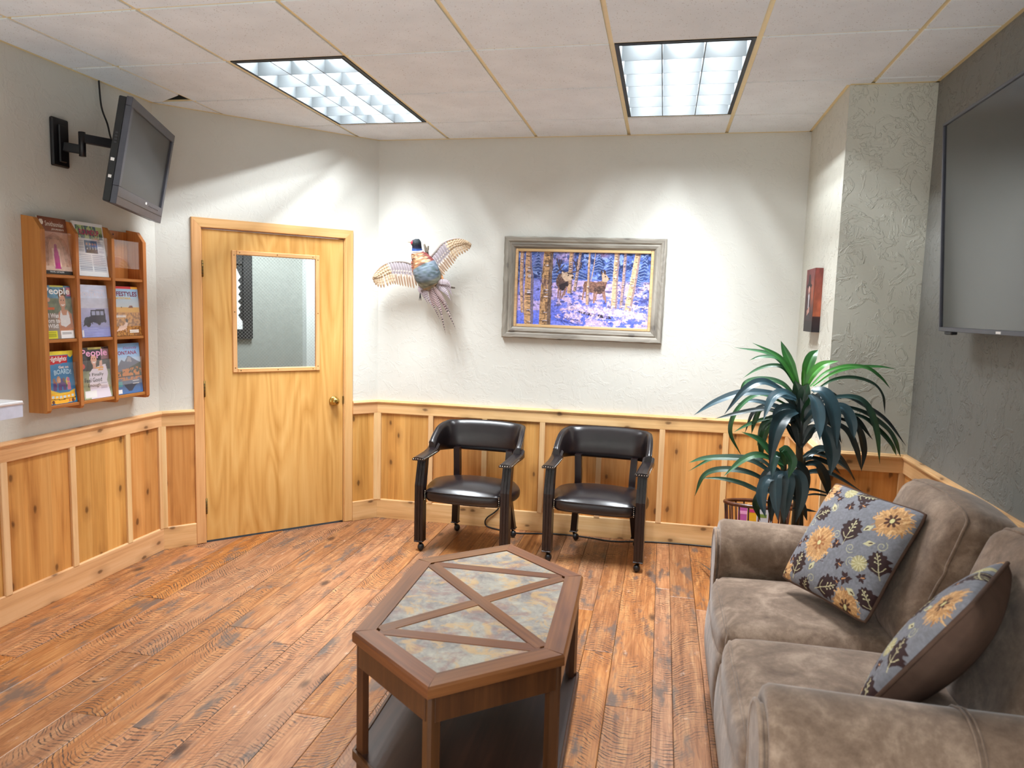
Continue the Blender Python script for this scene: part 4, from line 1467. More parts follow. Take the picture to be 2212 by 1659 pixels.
# newsletter
p = Pic(NW, NH, (228, 230, 234))
p.rect(.08, .07, .95, .30, (96, 130, 96)); n_ = p.noise(14, 8, 3); p.put((n_ > .5) * ((p.Y > .07) & (p.Y < .30) & (p.X > .08) & (p.X < .95)), (196, 206, 140), .8); p.put((n_ < .40) * ((p.Y > .07) & (p.Y < .30) & (p.X > .08) & (p.X < .95)), (60, 70, 110), .8)
for k in range(22):
    if k < 18: p.rect(.06, .60 + k * .017, .47, .607 + k * .017, (150, 154, 170)); p.rect(.52, .60 + k * .017, .94, .607 + k * .017, (150, 154, 170))
for k in range(12): p.rect(.06, .345 + k * .019, .28, .352 + k * .019, (160, 164, 178)); p.rect(.76, .345 + k * .019, .94, .352 + k * .019, (160, 164, 178))
p.rect(.31, .33, .73, .57, (84, 112, 156))
for x, c in ((.38, (50, 50, 62)), (.48, (36, 38, 48)), (.57, (46, 44, 58)), (.66, (60, 62, 80))): p.ell((x, .40), .032, .026, (206, 160, 140)); p.poly([(x - .055, .57), (x - .04, .44), (x + .04, .44), (x + .055, .57)], c); p.poly([(x - .012, .50), (x, .43), (x + .012, .50)], (230, 230, 236))
magazine('newsletter', 'white newsletter with a leafy banner and a group photo above text columns', 3.180, 3.380, 1.656, 1.930, p, [('ROUNDUP', .18, .84, .235, .105, ink(176, 30, 96), .03, 0)], thick=.010, lean=.036, cat='newsletter')
# celebrity weekly with a smiling man in a white vest
p = Pic(NW, NH, (92, 128, 150))
p.mottle(6, 8, .3, 4); p.rect(0, .25, 1, .52, (120, 132, 110)); p.mottle(9, 12, .25, 5); p.rect(0, .52, 1, 1, (150, 140, 132)); p.rect(.28, .0, .75, .035, (200, 196, 90))
p.poly([(.50, .98), (.44, .62), (.50, .50), (.60, .46), (.82, .46), (.95, .54), (.99, .80), (.92, .86), (.52, .88)], (206, 148, 118))
p.poly([(.54, .80), (.52, .60), (.57, .46), (.63, .56), (.76, .56), (.82, .46), (.87, .58), (.88, .80)], (238, 238, 240))
p.poly([(.46, .84), (.52, .74), (.70, .78), (.90, .70), (.94, .78), (.72, .86), (.52, .88)], (196, 136, 106))
p.ell((.665, .30), .115, .125, (214, 158, 128)); p.rect(.61, .38, .73, .48, (202, 146, 116)); p.poly([(.53, .26), (.54, .13), (.63, .06), (.76, .07), (.80, .15), (.79, .26), (.75, .19), (.60, .19)], (110, 78, 50))
p.line([(.62, .36), (.67, .375), (.72, .36)], .03, (248, 246, 242)); p.ell((.62, .28), .016, .010, (40, 30, 26)); p.ell((.71, .28), .016, .010, (40, 30, 26))
p.rect(.84, .03, .99, .20, (190, 120, 150)); p.ell((.92, .10), .05, .05, (226, 170, 140)); p.ell((.18, .27), .06, .04, (214, 168, 144)); p.ell((.12, .37), .07, .04, (176, 130, 110))
p.rect(.02, .415, .36, .46, (224, 108, 60)); p.rect(.02, .84, .38, .99, (226, 220, 40)); p.rect(.50, .85, .96, .99, (242, 242, 244))
for k in range(4): p.rect(.54, .88 + k * .024, .88, .888 + k * .024, (120, 120, 124)); p.rect(.05, .87 + k * .026, .34, .88 + k * .026, (120, 130, 20))
magazine('magazine', 'celebrity magazine showing a smiling man in a white sleeveless vest', 2.967, 3.137, 1.341, 1.601, p,
         [('People', .06, .96, .205, .17, WH, .02, 0), ('I Was', .12, .48, .605, .085, WH, .03, 0), ('Born to Be', .01, .72, .70, .085, WH, .03, 0), ('Wild!', .06, .44, .80, .085, WH, .03, 0)])
# pale blue magazine with an old sedan in snow
p = Pic(NW, NH, (196, 204, 236))
p.grad(0, 0, 1, .45, (206, 216, 240), (222, 226, 244)); p.grad(0, .45, 1, 1, (190, 194, 232), (150, 156, 214)); p.mottle(5, 16, .08, 7)
for k in range(9): p.line([(0, .72 + k * .035), (.4, .70 + k * .035 + .01 * (k % 3)), (1, .69 + k * .035)], .014, (122, 130, 200), .45)
c_ = (44, 50, 74)
p.poly([(.34, .70), (.36, .48), (.84, .46), (.87, .62), (.86, .70), (.60, .74)], c_); p.poly([(.10, .70), (.16, .62), (.36, .60), (.40, .72), (.26, .72), (.20, .76), (.10, .78)], c_)
for a, b in ((.40, .52), (.55, .66), (.70, .81)): p.rect(a, .495, b, .58, (176, 186, 220))
p.ell((.25, .74), .085, .06, (34, 38, 58)); p.ell((.62, .72), .06, .045, (34, 38, 58)); p.ell((.84, .69), .04, .035, (34, 38, 58)); p.line([(.08, .78), (.24, .66), (.40, .74)], .02, (30, 34, 52)); p.rect(.02, .86, .08, .98, (224, 226, 236))
magazine('magazine', 'pale blue magazine with an old black sedan driving through snow', 3.184, 3.380, 1.341, 1.612, p,
         [('Distinctly', .36, .92, .135, .055, ink(222, 214, 226), 0, .3), ('MONTANA', .02, .86, .225, .085, ink(226, 220, 232), 0, 0)])
# magazine with a golden field
p = Pic(NW, NH, (170, 200, 228))
p.rect(0, 0, 1, .06, (196, 28, 40)); p.rect(.72, .01, .98, .055, (232, 168, 64)); p.grad(0, .06, 1, .42, (150, 190, 224), (206, 216, 222)); p.rect(0, .42, 1, .52, (232, 176, 72)); p.grad(0, .52, 1, 1, (212, 148, 64), (142, 90, 40)); n_ = p.noise(24, 30, 9); p.put((n_ > .55) * (p.Y > .53), (120, 74, 34), .6); p.put((n_ < .42) * (p.Y > .53), (226, 166, 84), .6)
p.poly([(.58, .43), (.62, .39), (.72, .385), (.76, .43)], (120, 56, 40)); p.ell((.66, .40), .03, .012, (150, 80, 60)); p.ell((.32, .425), .02, .012, (70, 56, 46))
p.poly([(.06, .90), (.18, .80), (.36, .78), (.42, .72), (.50, .74), (.44, .84), (.30, .88)], (232, 200, 184)); p.ell((.47, .69), .045, .035, (50, 34, 30)); p.line([(.40, .82), (.42, .92)], .02, (226, 190, 170))
for k in range(2): p.rect(.04, .575 + k * .03, .46, .588 + k * .03, (246, 244, 240)); p.rect(.55, .88 + k * .035, .90, .90 + k * .035, (246, 244, 240))
magazine('magazine', 'magazine with a golden hay field and a red top strip', 3.415, 3.615, 1.341, 1.612, p,
         [('LIFESTYLES', .02, .94, .20, .095, ink(122, 22, 70), .02, 0), ('MONTANA', .12, .70, .262, .045, ink(232, 190, 96), .02, 0)])
# children's magazine with a yellow bus boat
p = Pic(NW, NH, (30, 130, 190))
p.rect(0, 0, 1, .075, (238, 222, 60)); p.mottle(4, 5, .10, 11); p.poly([(.08, .085), (.80, .085), (.78, .23), (.12, .26)], (206, 32, 44))
p.ell((.90, .06), .09, .07, (240, 224, 80))
for x, y, c in ((.28, .63, (150, 80, 64)), (.52, .60, (70, 60, 130)), (.64, .64, (60, 110, 80)), (.74, .58, (236, 196, 96)), (.42, .55, (206, 150, 110))): p.ell((x, y), .07, .075, c)
for x, c in ((.26, (150, 96, 74)), (.44, (228, 178, 140)), (.60, (120, 84, 66)), (.76, (214, 110, 160))): p.ell((x, .55), .045, .04, c); p.poly([(x - .06, .74), (x - .05, .60), (x + .05, .60), (x + .06, .74)], (206, 120, 150) if x > .7 else (88, 60, 130))
p.poly([(0, .80), (.10, .72), (.40, .79), (.72, .79), (.95, .74), (.93, .97), (.4, .995), (0, .97)], (250, 184, 34)); p.poly([(.10, .72), (.40, .79), (.72, .79), (.95, .74), (.94, .79), (.4, .835), (.06, .78)], (252, 210, 60))
for k in range(6): p.rect(.10 + k * .14, .835 + .006 * k * (5 - k) * .3, .19 + k * .14, .875 + .006 * k * (5 - k) * .3, (206, 220, 220))
p.line([(0, .885), (.4, .915), (.95, .90)], .018, (40, 30, 20)); p.ell((.14, .95), .05, .036, (110, 60, 40)); p.ell((.84, .95), .05, .036, (110, 60, 40)); p.ell((.72, .945), .03, .022, (214, 70, 80))
magazine('magazine', 'blue and red children\'s magazine with a yellow bus at its bottom', 2.967, 3.137, 1.019, 1.279, p,
         [('Highlights', .13, .77, .215, .115, WH, .02, .25), ('Get on', .46, .82, .335, .055, ink(244, 228, 220), .03, 0), ('BOARD!', .28, .90, .46, .10, ink(176, 220, 244), .04, 0, .02)], lean=.030, curl=.05)
# celebrity weekly with a dark haired woman in white
p = Pic(NW, NH, (62, 60, 64))
p.mottle(8, 10, .35, 13); p.rect(0, 0, 1, .05, (70, 60, 60)); p.rect(.28, .0, .75, .04, (214, 206, 120)); p.rect(.70, .05, .98, .24, (150, 120, 126)); p.grad(0, .45, 1, 1, (130, 140, 112), (176, 186, 150)); p.mottle(8, 10, .2, 14)
p.poly([(.14, .46), (.24, .20), (.34, .09), (.50, .08), (.60, .20), (.64, .42), (.50, .46)], (34, 24, 26))
p.poly([(.24, 1), (.22, .70), (.24, .50), (.36, .42), (.66, .36), (.84, .34), (.90, .52), (.84, .66), (.96, 1)], (236, 228, 244)); p.ell((.44, .245), .10, .105, (226, 172, 150)); p.rect(.40, .33, .50, .42, (218, 164, 142)); p.poly([(.60, .44), (.64, .28), (.72, .26), (.72, .40)], (222, 168, 146))
p.line([(.40, .29), (.45, .305), (.49, .29)], .025, (250, 244, 244)); p.ell((.405, .225), .014, .009, (40, 26, 24)); p.ell((.475, .225), .014, .009, (40, 26, 24))
p.ell((.06, .36), .07, .05, (214, 84, 74)); p.rect(.50, .385, .76, .42, (240, 170, 70)); p.rect(.56, .43, .74, .46, (240, 170, 70)); p.rect(.04, .83, .44, .97, (246, 246, 248))
for k in range(6): p.rect(.60, .70 + k * .02, .84, .707 + k * .02, (170, 162, 190))
magazine('magazine', 'celebrity magazine with a dark haired woman in a white dress', 3.185, 3.380, 1.019, 1.287, p,
         [('People', .02, .94, .215, .18, ink(238, 176, 214), .02, 0), ('I Finally', .24, .74, .575, .075, ink(40, 36, 44), .01, 0), ('Feel Good', .06, .66, .675, .085, ink(40, 36, 44), .01, 0), ('Enough', .16, .60, .785, .085, ink(40, 36, 44), .01, 0)])
# mountain lake magazine
p = Pic(NW, NH, (120, 168, 220))
p.grad(0, 0, 1, .42, (112, 164, 222), (196, 214, 234)); p.poly([(0, .50), (.10, .46), (.26, .32), (.38, .36), (.52, .25), (.62, .27), (.80, .34), (1, .40), (1, .66), (0, .66)], (96, 100, 124)); p.poly([(.46, .36), (.52, .26), (.62, .28), (.66, .38)], (150, 148, 160)); p.poly([(0, .56), (.3, .54), (.62, .47), (1, .38), (1, .66), (0, .66)], (52, 62, 50))
n_ = p.noise(16, 20, 21); p.put((n_ > .47) * (p.Y > .47 + .06 * (1 - p.X)) * (p.Y < .64), (232, 132, 44), .85); p.rect(0, .645, 1, .668, (40, 40, 46)); p.grad(0, .668, 1, 1, (92, 96, 112), (70, 116, 180)); p.put((n_ > .45) * (p.Y > .67) * (p.Y < .73), (222, 124, 46), .8); p.poly([(.26, .80), (.44, .94), (.56, .95), (.72, .84), (.9, .80)], (52, 56, 76)); p.rect(.04, .90, .20, .98, (236, 236, 240)); p.rect(.05, .74, .22, .84, (70, 150, 160))
for k in range(3): p.rect(.62, .75 + k * .025, .86, .758 + k * .025, (236, 236, 240))
magazine('magazine', 'magazine with a mountain lake framed by orange autumn trees', 3.415, 3.615, 1.019, 1.298, p,
         [('Distinctly', .36, .90, .13, .065, ink(150, 40, 80), 0, .3), ('MONTANA', .02, .87, .225, .075, ink(150, 36, 76), .01, 0)])

# ------------------------------------------------------------------ small television on its folding wall arm
TW, TTH, TD = .75, .503, .075
q_yaw, q_tilt, q_roll = .396, .172, -.017
tc_ = (np.array([-2.84, 3.628, 2.278]) - CAMP) * .9375 + CAMP
nn = Vector((math.cos(q_yaw) * math.cos(q_tilt), math.sin(q_yaw) * math.cos(q_tilt), -math.sin(q_tilt)))
rt = Vector((-math.sin(q_yaw), math.cos(q_yaw), 0)); up = nn.cross(rt)
rt2 = rt * math.cos(q_roll) + up * math.sin(q_roll); up2 = up * math.cos(q_roll) - rt * math.sin(q_roll)
PY, PZ = 3.165, 2.307
tv = thing('television', 'small tilted black television on a folding wall arm above the magazine rack', 'television', (XL + .0005, PY, PZ))
TC = Vector(tc_.tolist())
F3 = lambda x, y, z: TC + rt2 * x + up2 * y + nn * z        # z towards the viewer, front at 0
ax = (rt2, up2, nn)
hw_, hh_ = TW / 2, TTH / 2
sb = .085                                                  # speaker bar height
m = MB()
fr = [((-hw_, hh_ - .042), (hw_, hh_)), ((-hw_, -hh_ + sb), (-hw_ + .032, hh_ - .042)), ((hw_ - .032, -hh_ + sb), (hw_, hh_ - .042)), ((-hw_, -hh_), (hw_, -hh_ + sb))]
for (a, b), (c, d) in fr:
    m.obox(F3((a + c) / 2, (b + d) / 2, -.014), ax, ((c - a) / 2, (d - b) / 2, .014), .002)
m.build('bezel', BEZEL, tv, world=True)
MB().obox(F3(0, (sb - .042) / 2, -.016), ax, (hw_ - .032, hh_ - (sb + .042) / 2, .006)).build('screen', SCREEN2, tv, world=True)
m = MB().obox(F3(0, .0, -.045), ax, (hw_ - .004, hh_ - .004, .018), .004)
m.build('rear_cabinet', BLACK, tv, world=True)
MB().obox(F3(0, -.02, -.085), ax, (hw_ - .14, hh_ - .10, .024), .012).build('rear_cover', BLACK, tv, world=True)
MB().obox(F3(0, -hh_ + sb * .45, .0005), ax, (hw_ - .01, .0012, .0008)).build('speaker_groove', BLACKM, tv, world=True)
MB().obox(F3(.06, -hh_ + sb * .80, .0006), ax, (.012, .006, .0008)).build('logo_plate', WHITEINK, tv, world=True)
for k in range(7): MB().obox(F3(.12 + k * .026, -hh_ + sb * .72, .0005), ax, (.004, .003, .0006)).build('button', CHAR, tv, world=True)
for k, (zz, l) in enumerate(((.06, .012), (.075, .012), (.09, .012), (.105, .012), (-.02, .016), (-.10, .014))): MB().obox(F3(-hw_ - .0005, zz - .03, -.045), ax, (.0008, .004 if k < 4 else .007, l / 2)).build('side_port', CHAR if k < 4 else WHITEINK, tv, world=True)
MB().box((XL + .0005, PY - .052, PZ - .117), (XL + .022, PY + .052, PZ + .117), .006).build('mount_plate', BLACKM, tv, world=True)
MB().box((XL + .022, PY - .022, PZ - .095), (XL + .034, PY + .022, PZ + .085), .004).build('mount_rail', BLACKM, tv, world=True)
E1 = at(178, 322, X=XL + .118); E2 = F3(-.02, .03, -.108)
j0 = Vector((XL + .034, PY + .005, PZ - .018))
MB().bar(j0, (E1.x, E1.y, PZ - .030), .026, .044, (0, 0, 1), .003).build('lower_arm', BLACKM, tv, world=True)
MB().tube([(E1.x, E1.y, PZ - .062), (E1.x, E1.y, PZ + .056)], .016, 14).build('elbow', BLACKM, tv, world=True)
MB().bar((E1.x, E1.y, PZ + .026), (E2.x, E2.y, PZ + .018), .026, .044, (0, 0, 1), .003).build('upper_arm', BLACKM, tv, world=True)
m = MB().obox(F3(0, .02, -.113), ax, (.09, .09, .005), .002)
m.tube([(E2.x, E2.y, PZ - .02), (E2.x, E2.y, PZ + .05)], .018, 12)
m.build('swivel_bracket', BLACKM, tv, world=True)
pc = MB().tube(spline([at(213, 172, X=XL + .012) + Vector((0, 0, .004)), at(219, 230, X=XL + .02), at(232, 268, X=XL + .05), at(240, 300, X=XL + .11), F3(-.10, .0, -.110)], 8), .0045, 8)
pc.build('power_cable', RUBBER, tv, world=True)

# ------------------------------------------------------------------ counter end on the left wall
cn = thing('counter', 'white laminate counter end sticking out of the left wall', 'counter', (XL, 2.0, 1.03))
MB().box((XL + .0005, 1.3, 1.086), (XL + .30, 2.612, 1.098), .003).build('countertop', WHITEL, cn, world=True)
MB().box((XL + .0005, 1.3, 1.028), (XL + .298, 2.609, 1.0855)).build('fascia', PEN, cn, world=True)
MB().box((XL + .298, 1.3, 1.0835), (XL + .3006, 2.6125, 1.0885)).build('edge_strip', ink(196, 170, 160), cn, world=True)

# ------------------------------------------------------------------ large television on the right wall
u_t = math.radians(3.6)
tvn = Vector((-math.cos(u_t), 0, -math.sin(u_t))); tvu = Vector((-math.sin(u_t), 0, math.cos(u_t))); tvr = Vector((0, -1, 0))
B0 = at(2029, 715, X=XR - .115)                           # lower far corner of the bezel
LW, LH = 1.45, .838
LC = B0 + tvr * (LW / 2) + tvu * (LH / 2)
lt = thing('wall_television', 'large flat black television on the right wall above the loveseat', 'television', (XR, LC.y, LC.z))
G3 = lambda x, y, z: LC + tvr * x + tvu * y + tvn * z
ax = (tvr, tvu, tvn)
m = MB()
for (a, b), (c, d) in (((-LW / 2, LH / 2 - .010), (LW / 2, LH / 2)), ((-LW / 2, -LH / 2 + .017), (-LW / 2 + .010, LH / 2 - .010)), ((LW / 2 - .010, -LH / 2 + .017), (LW / 2, LH / 2 - .010)), ((-LW / 2, -LH / 2), (LW / 2, -LH / 2 + .017))):
    m.obox(G3((a + c) / 2, (b + d) / 2, -.006), ax, ((c - a) / 2, (d - b) / 2, .009), .0015)
m.build('bezel', BEZEL, lt, world=True)
MB().obox(G3(0, .003, -.008), ax, (LW / 2 - .010, LH / 2 - .0135, .004)).build('screen', SCREEN, lt, world=True)
MB().obox(G3(0, 0, -.024), ax, (LW / 2 - .003, LH / 2 - .003, .010), .002).build('rear_cabinet', BLACK, lt, world=True)
MB().obox(G3(0, -.10, -.048), ax, (LW / 2 - .18, LH / 2 - .16, .016), .006).build('rear_cover', BLACK, lt, world=True)
MB().obox(G3(-LW / 2 + .095, -LH / 2 - .006, -.010), ax, (.036, .007, .012), .003).build('sensor_box', BLACKM, lt, world=True)
MB().obox(G3(-.17, -LH / 2 + .008, .0036), ax, (.018, .004, .0008)).build('logo_plate', WHITEINK, lt, world=True)
MB().box((XR - .030, LC.y - .30, LC.z - .22), (XR - .0005, LC.y + .30, LC.z + .22), .004).build('mount_plate', BLACKM, lt, world=True)
for sy in (-.2, .2): MB().bar(Vector((XR - .03, LC.y + sy, LC.z)), G3(sy, 0, -.05), .05, .30, (0, 0, 1), .003).build('mount_arm', BLACKM, lt, world=True)
# ------------------------------------------------------------------ framed winter painting on the far wall
px0, px1, pz0, pz1 = -1.081, -.001, 1.345, 2.029
pcx, pcz = (px0 + px1) / 2, (pz0 + pz1) / 2
pt = thing('framed_painting', 'winter forest painting of two deer in a wide weathered grey wood frame', 'painting', (pcx, YB - .0005, pcz), rot=Matrix.Rotation(math.radians(.5), 3, 'Y'))
ow, oh, fwid = (px1 - px0) / 2, (pz1 - pz0) / 2, .079
rb = random.Random(4)
for s_, (A, B, hor) in enumerate((((-ow, oh), (ow, oh), 1), ((-ow, -oh), (ow, -oh), 1), ((-ow, -oh), (-ow, oh), 0), ((ow, -oh), (ow, oh), 0))):
    n = 26
    prof = [(0, .004), (.0, .030), (.008, .038), (.030, .036), (.040, .028), (.050, .034), (.066, .030), (fwid, .018), (fwid, .004)]
    rings = []
    A = Vector(A); B = Vector(B); L = (B - A).length; d = (B - A) / L
    inn_ = Vector((0, -1)) if (hor and A.y > 0) else Vector((0, 1)) if hor else Vector((1, 0)) if A.x < 0 else Vector((-1, 0))
    for k in range(n + 1):
        f = k / n
        ring = []
        for off, dep in prof:
            q = A + d * (off + (L - 2 * off) * f) + inn_ * off
            jt = rb.uniform(-.0022, .0022) if 0 < k < n and off < .07 else 0
            q = q + inn_ * (jt if off < .02 else 0)
            ring.append(Vector((q.x, -(dep + jt * .6), q.y)))
        rings.append(ring)
    MB().loft(rings, smooth=False).build('frame_board', BARNX if hor else BARNZ, pt)
iw, ih, lw = ow - fwid, oh - fwid, .019
for lo, hi in (((-iw, -.022, -ih), (-iw + lw, -.006, ih)), ((iw - lw, -.022, -ih), (iw, -.006, ih)), ((-iw + lw, -.022, -ih), (iw - lw, -.006, -ih + lw)), ((-iw + lw, -.022, ih - lw), (iw - lw, -.006, ih))):
    MB().box(lo, hi, .003).build('liner', LINER, pt)
p = Pic(400, 224, (128, 138, 226)).frame(275, 325, 1840, 1168)
p.grad(0, 0, 1900, 640, (56, 84, 156), (96, 120, 200))
n1 = p.noise(24, 14, 1, 5); n2 = p.noise(36, 26, 2, 5); n3 = p.noise(6, 5, 3, 5); up_ = p.Y < .36
p.put((n1 > .52) * up_, (28, 46, 96), .75); p.put((n2 > .60) * up_, (150, 176, 236), .85); p.put((n2 < .34) * up_, (22, 34, 70), .6)
p.ell((620, 440), 190, 150, (176, 160, 220), .75, 0, .6); p.ell((840, 380), 150, 90, (206, 170, 214), .7, 0, .7); p.ell((1290, 350), 120, 50, (214, 150, 180), .5, 0, .8)
p.put((n1 > .56) * (p.Y < .30) * (p.X < .48) * (p.X > .26), (40, 60, 120), .7)
p.grad(0, 660, 1900, 1170, (146, 150, 232), (96, 112, 226))
dn = p.Y > .38
p.put((n3 > .50) * dn, (210, 182, 226), .75); p.put((n2 > .56) * dn * (p.X > .3), (232, 200, 224), .8); p.put((n2 < .36) * dn, (72, 88, 190), .6); p.put((p.noise(30, 24, 8, 4) > .62) * dn * (p.Y < .75), (50, 52, 96), .6)
p.poly([(275, 1010), (560, 1000), (690, 1060), (900, 1110), (1100, 1168), (275, 1168)], (92, 116, 236), .75)
for k in range(26):
    x, y = 700 + (k * 137) % 1100, 760 + (k * 71) % 380
    p.line([(x, y), (x + 26, y - 14), (x + 60, y - 6)], 7, (236, 206, 228), .8); p.line([(x, y + 9), (x + 50, y + 5)], 5, (70, 84, 180), .7)


def trunk(pts, wd, base, sh, seed):
    rr = random.Random(seed)
    L = [(x - w2 / 2, y) for (x, y), w2 in zip(pts, wd)]; Rr = [(x + w2 / 2, y) for (x, y), w2 in zip(pts, wd)]
    p.poly(L + Rr[::-1], base)
    p.poly([(x + w2 * .18, y) for (x, y), w2 in zip(pts, wd)] + Rr[::-1], sh, .75)
    for k in range(int(6 + wd[0] / 5)):
        f = rr.random(); i = min(int(f * (len(pts) - 1)), len(pts) - 2); g = f * (len(pts) - 1) - i
        x = pts[i][0] + (pts[i + 1][0] - pts[i][0]) * g; y = pts[i][1] + (pts[i + 1][1] - pts[i][1]) * g; w2 = wd[i]
        p.line([(x - w2 * rr.uniform(.1, .45), y), (x + w2 * rr.uniform(.0, .4), y + rr.uniform(-8, 12))], rr.uniform(4, 9), (62, 46, 44), .8)
        if k % 4 == 0: p.ell((x, y - 12), w2 * .22, 6, (206, 204, 232), .85)


# far spruces
for x, y, h in ((520, 560, 240), (740, 690, 260), (1010, 640, 250), (1240, 560, 220), (1380, 600, 230), (1770, 620, 260), (1690, 700, 180)):
    for k in range(7):
        yy = y - h + k * h / 7; ww = 16 + k * 13
        p.poly([(x, yy - 26), (x - ww, yy + 24), (x + ww, yy + 24)], (38, 58, 112) if k % 2 else (54, 78, 140), .8); p.line([(x - ww, yy + 20), (x, yy - 6), (x + ww * .8, yy + 18)], 7, (164, 186, 238), .75)
TAN, TSH = (198, 160, 126), (122, 104, 128)
trunk([(322, 320), (322, 700), (348, 1035)], [44, 46, 44], TAN, TSH, 1)
trunk([(915, 320), (908, 600), (905, 795)], [52, 52, 56], TAN, TSH, 4); trunk([(1020, 320), (990, 560), (968, 770)], [32, 36, 40], (186, 156, 140), TSH, 5)
trunk([(1545, 320), (1538, 640), (1522, 945)], [34, 40, 42], (176, 146, 138), (110, 104, 150), 8)
# buck
p.poly([(740, 640), (770, 575), (830, 560), (880, 640), (900, 690), (850, 760), (790, 765), (745, 700)], (84, 64, 64)); p.poly([(780, 700), (880, 660), (890, 700), (830, 765), (790, 765)], (46, 36, 44))
for a, b in (((775, 740), (772, 850)), ((800, 760), (795, 862)), ((858, 740), (815, 850)), ((868, 720), (845, 815))): p.line([a, b], 17, (150, 112, 104))
p.poly([(810, 560), (880, 548), (948, 590), (950, 625), (900, 650), (850, 660), (800, 600)], (198, 172, 150)); p.poly([(860, 555), (930, 560), (945, 585), (880, 575)], (70, 56, 54)); p.ell((936, 610), 14, 16, (34, 26, 28)); p.ell((886, 588), 8, 7, (24, 18, 20)); p.poly([(800, 560), (816, 540), (836, 580)], (214, 190, 176))
for pts_ in ([(840, 555), (780, 520), (755, 460), (740, 400)], [(780, 520), (740, 560)], [(770, 500), (800, 420)], [(790, 520), (830, 470)], [(930, 555), (1000, 535), (1030, 490), (1030, 440)], [(985, 540), (960, 440), (930, 410)], [(985, 470), (980, 400)], [(765, 480), (775, 410)]): p.line(pts_, 12, (72, 54, 50))
# doe
p.poly([(1065, 700), (1080, 655), (1130, 645), (1220, 660), (1285, 640), (1290, 560), (1330, 560), (1345, 650), (1330, 730), (1290, 790), (1180, 780), (1080, 770)], (134, 96, 84)); p.poly([(1200, 720), (1330, 690), (1320, 760), (1270, 795), (1200, 785)], (82, 60, 58))
for a, b in (((1078, 740), (1064, 860)), ((1110, 760), (1112, 850)), ((1200, 770), (1200, 892)), ((1225, 770), (1218, 860)), ((1318, 760), (1340, 880)), ((1300, 770), (1318, 850))): p.line([a, b], 18, (168, 124, 108))
p.poly([(1275, 560), (1300, 545), (1345, 585), (1372, 620), (1340, 655), (1290, 650)], (206, 176, 152)); p.poly([(1262, 515), (1290, 540), (1290, 575), (1272, 565)], (64, 48, 50)); p.poly([(1300, 510), (1328, 530), (1325, 572), (1300, 560)], (74, 54, 54)); p.ell((1322, 592), 8, 7, (24, 18, 20)); p.ell((1366, 615), 9, 9, (40, 30, 32))
# near trunks and the snowy log
trunk([(1127, 325), (1127, 640), (1124, 925)], [24, 30, 40], (206, 170, 140), TSH, 6); p.line([(1195, 325), (1180, 500), (1155, 640)], 10, (196, 164, 140))
trunk([(400, 320), (400, 480), (420, 640)], [64, 80, 100], TAN, TSH, 2); trunk([(418, 600), (415, 800), (420, 1000), (426, 1168)], [100, 112, 112, 108], (196, 156, 116), (92, 92, 140), 22)
trunk([(640, 320), (630, 560), (622, 800), (622, 1168)], [112, 118, 130, 142], (190, 150, 108), (96, 82, 84), 3)
nb = p.noise(70, 16, 31); p.put((nb > .58) * (p.X > .175) * (p.X < .27), (74, 54, 44), .6)
trunk([(1448, 320), (1440, 640), (1438, 955)], [58, 64, 72], (212, 178, 144), (140, 116, 132), 7); trunk([(1690, 320), (1650, 640), (1598, 975)], [66, 76, 84], (216, 182, 144), (140, 114, 122), 9)
p.poly([(880, 940), (1010, 925), (1200, 945), (1450, 960), (1700, 985), (1815, 1000), (1815, 1070), (1600, 1050), (1400, 1040), (1180, 1010), (1010, 985), (900, 990)], (238, 204, 226))
p.poly([(990, 990), (1180, 1012), (1400, 1042), (1420, 1075), (1240, 1060), (1050, 1020)], (40, 36, 62)); p.put((n2 > .52) * (p.X > .46) * (p.X < .75) * (p.Y > .79) * (p.Y < .9), (206, 184, 226), .7)
for k in range(14): p.line([(720 + k * 14, 1040 + (k * 37) % 90), (800 + k * 22, 1080 + (k * 53) % 80)], 5, (44, 44, 92), .6)
for k in range(9): p.line([(480 + k * 20, 580 + k * 9), (530 + k * 12, 640 + k * 14)], 6, (78, 70, 130), .6)
mk = (p.Y > .70) & (p.Y < .90) & (p.X > .38)
p.put((p.noise(60, 34, 51, 4) > .54) * mk, (150, 146, 222), .75); p.put((p.noise(70, 44, 53, 4) > .60) * mk, (246, 220, 232), .8)
for k in range(16): p.line([(900 + k * 58, 935 + k * 4 + (k * 29) % 18), (940 + k * 58, 985 + k * 4 + (k * 41) % 30), (925 + k * 58, 1030 + (k * 17) % 40)], 6, (128, 122, 200) if k % 2 else (238, 206, 226), .85)
bd = ((p.X > .29) & (p.X < .44) & (p.Y > .26) & (p.Y < .55)) | ((p.X > .49) & (p.X < .72) & (p.Y > .25) & (p.Y < .57))
br = (p.a[..., 0] > p.a[..., 2] + 4) & (p.a[..., 0] < 175) & bd
p.put((p.noise(110, 70, 61, 3) > .54) * br, (88, 62, 56), .5); p.put((p.noise(120, 80, 63, 3) > .60) * br, (176, 138, 118), .45)
p.mottle(90, 60, .22, 41)
pw, ph_ = iw - lw, ih - lw
print_mesh('canvas', p, lambda u, v: ((u - .5) * 2 * pw, -.009, (.5 - v) * 2 * ph_), CANVAS, pt)
MB().box((-iw, -.0085, -ih), (iw, -.0005, ih)).build('backing_board', BLACK, pt)

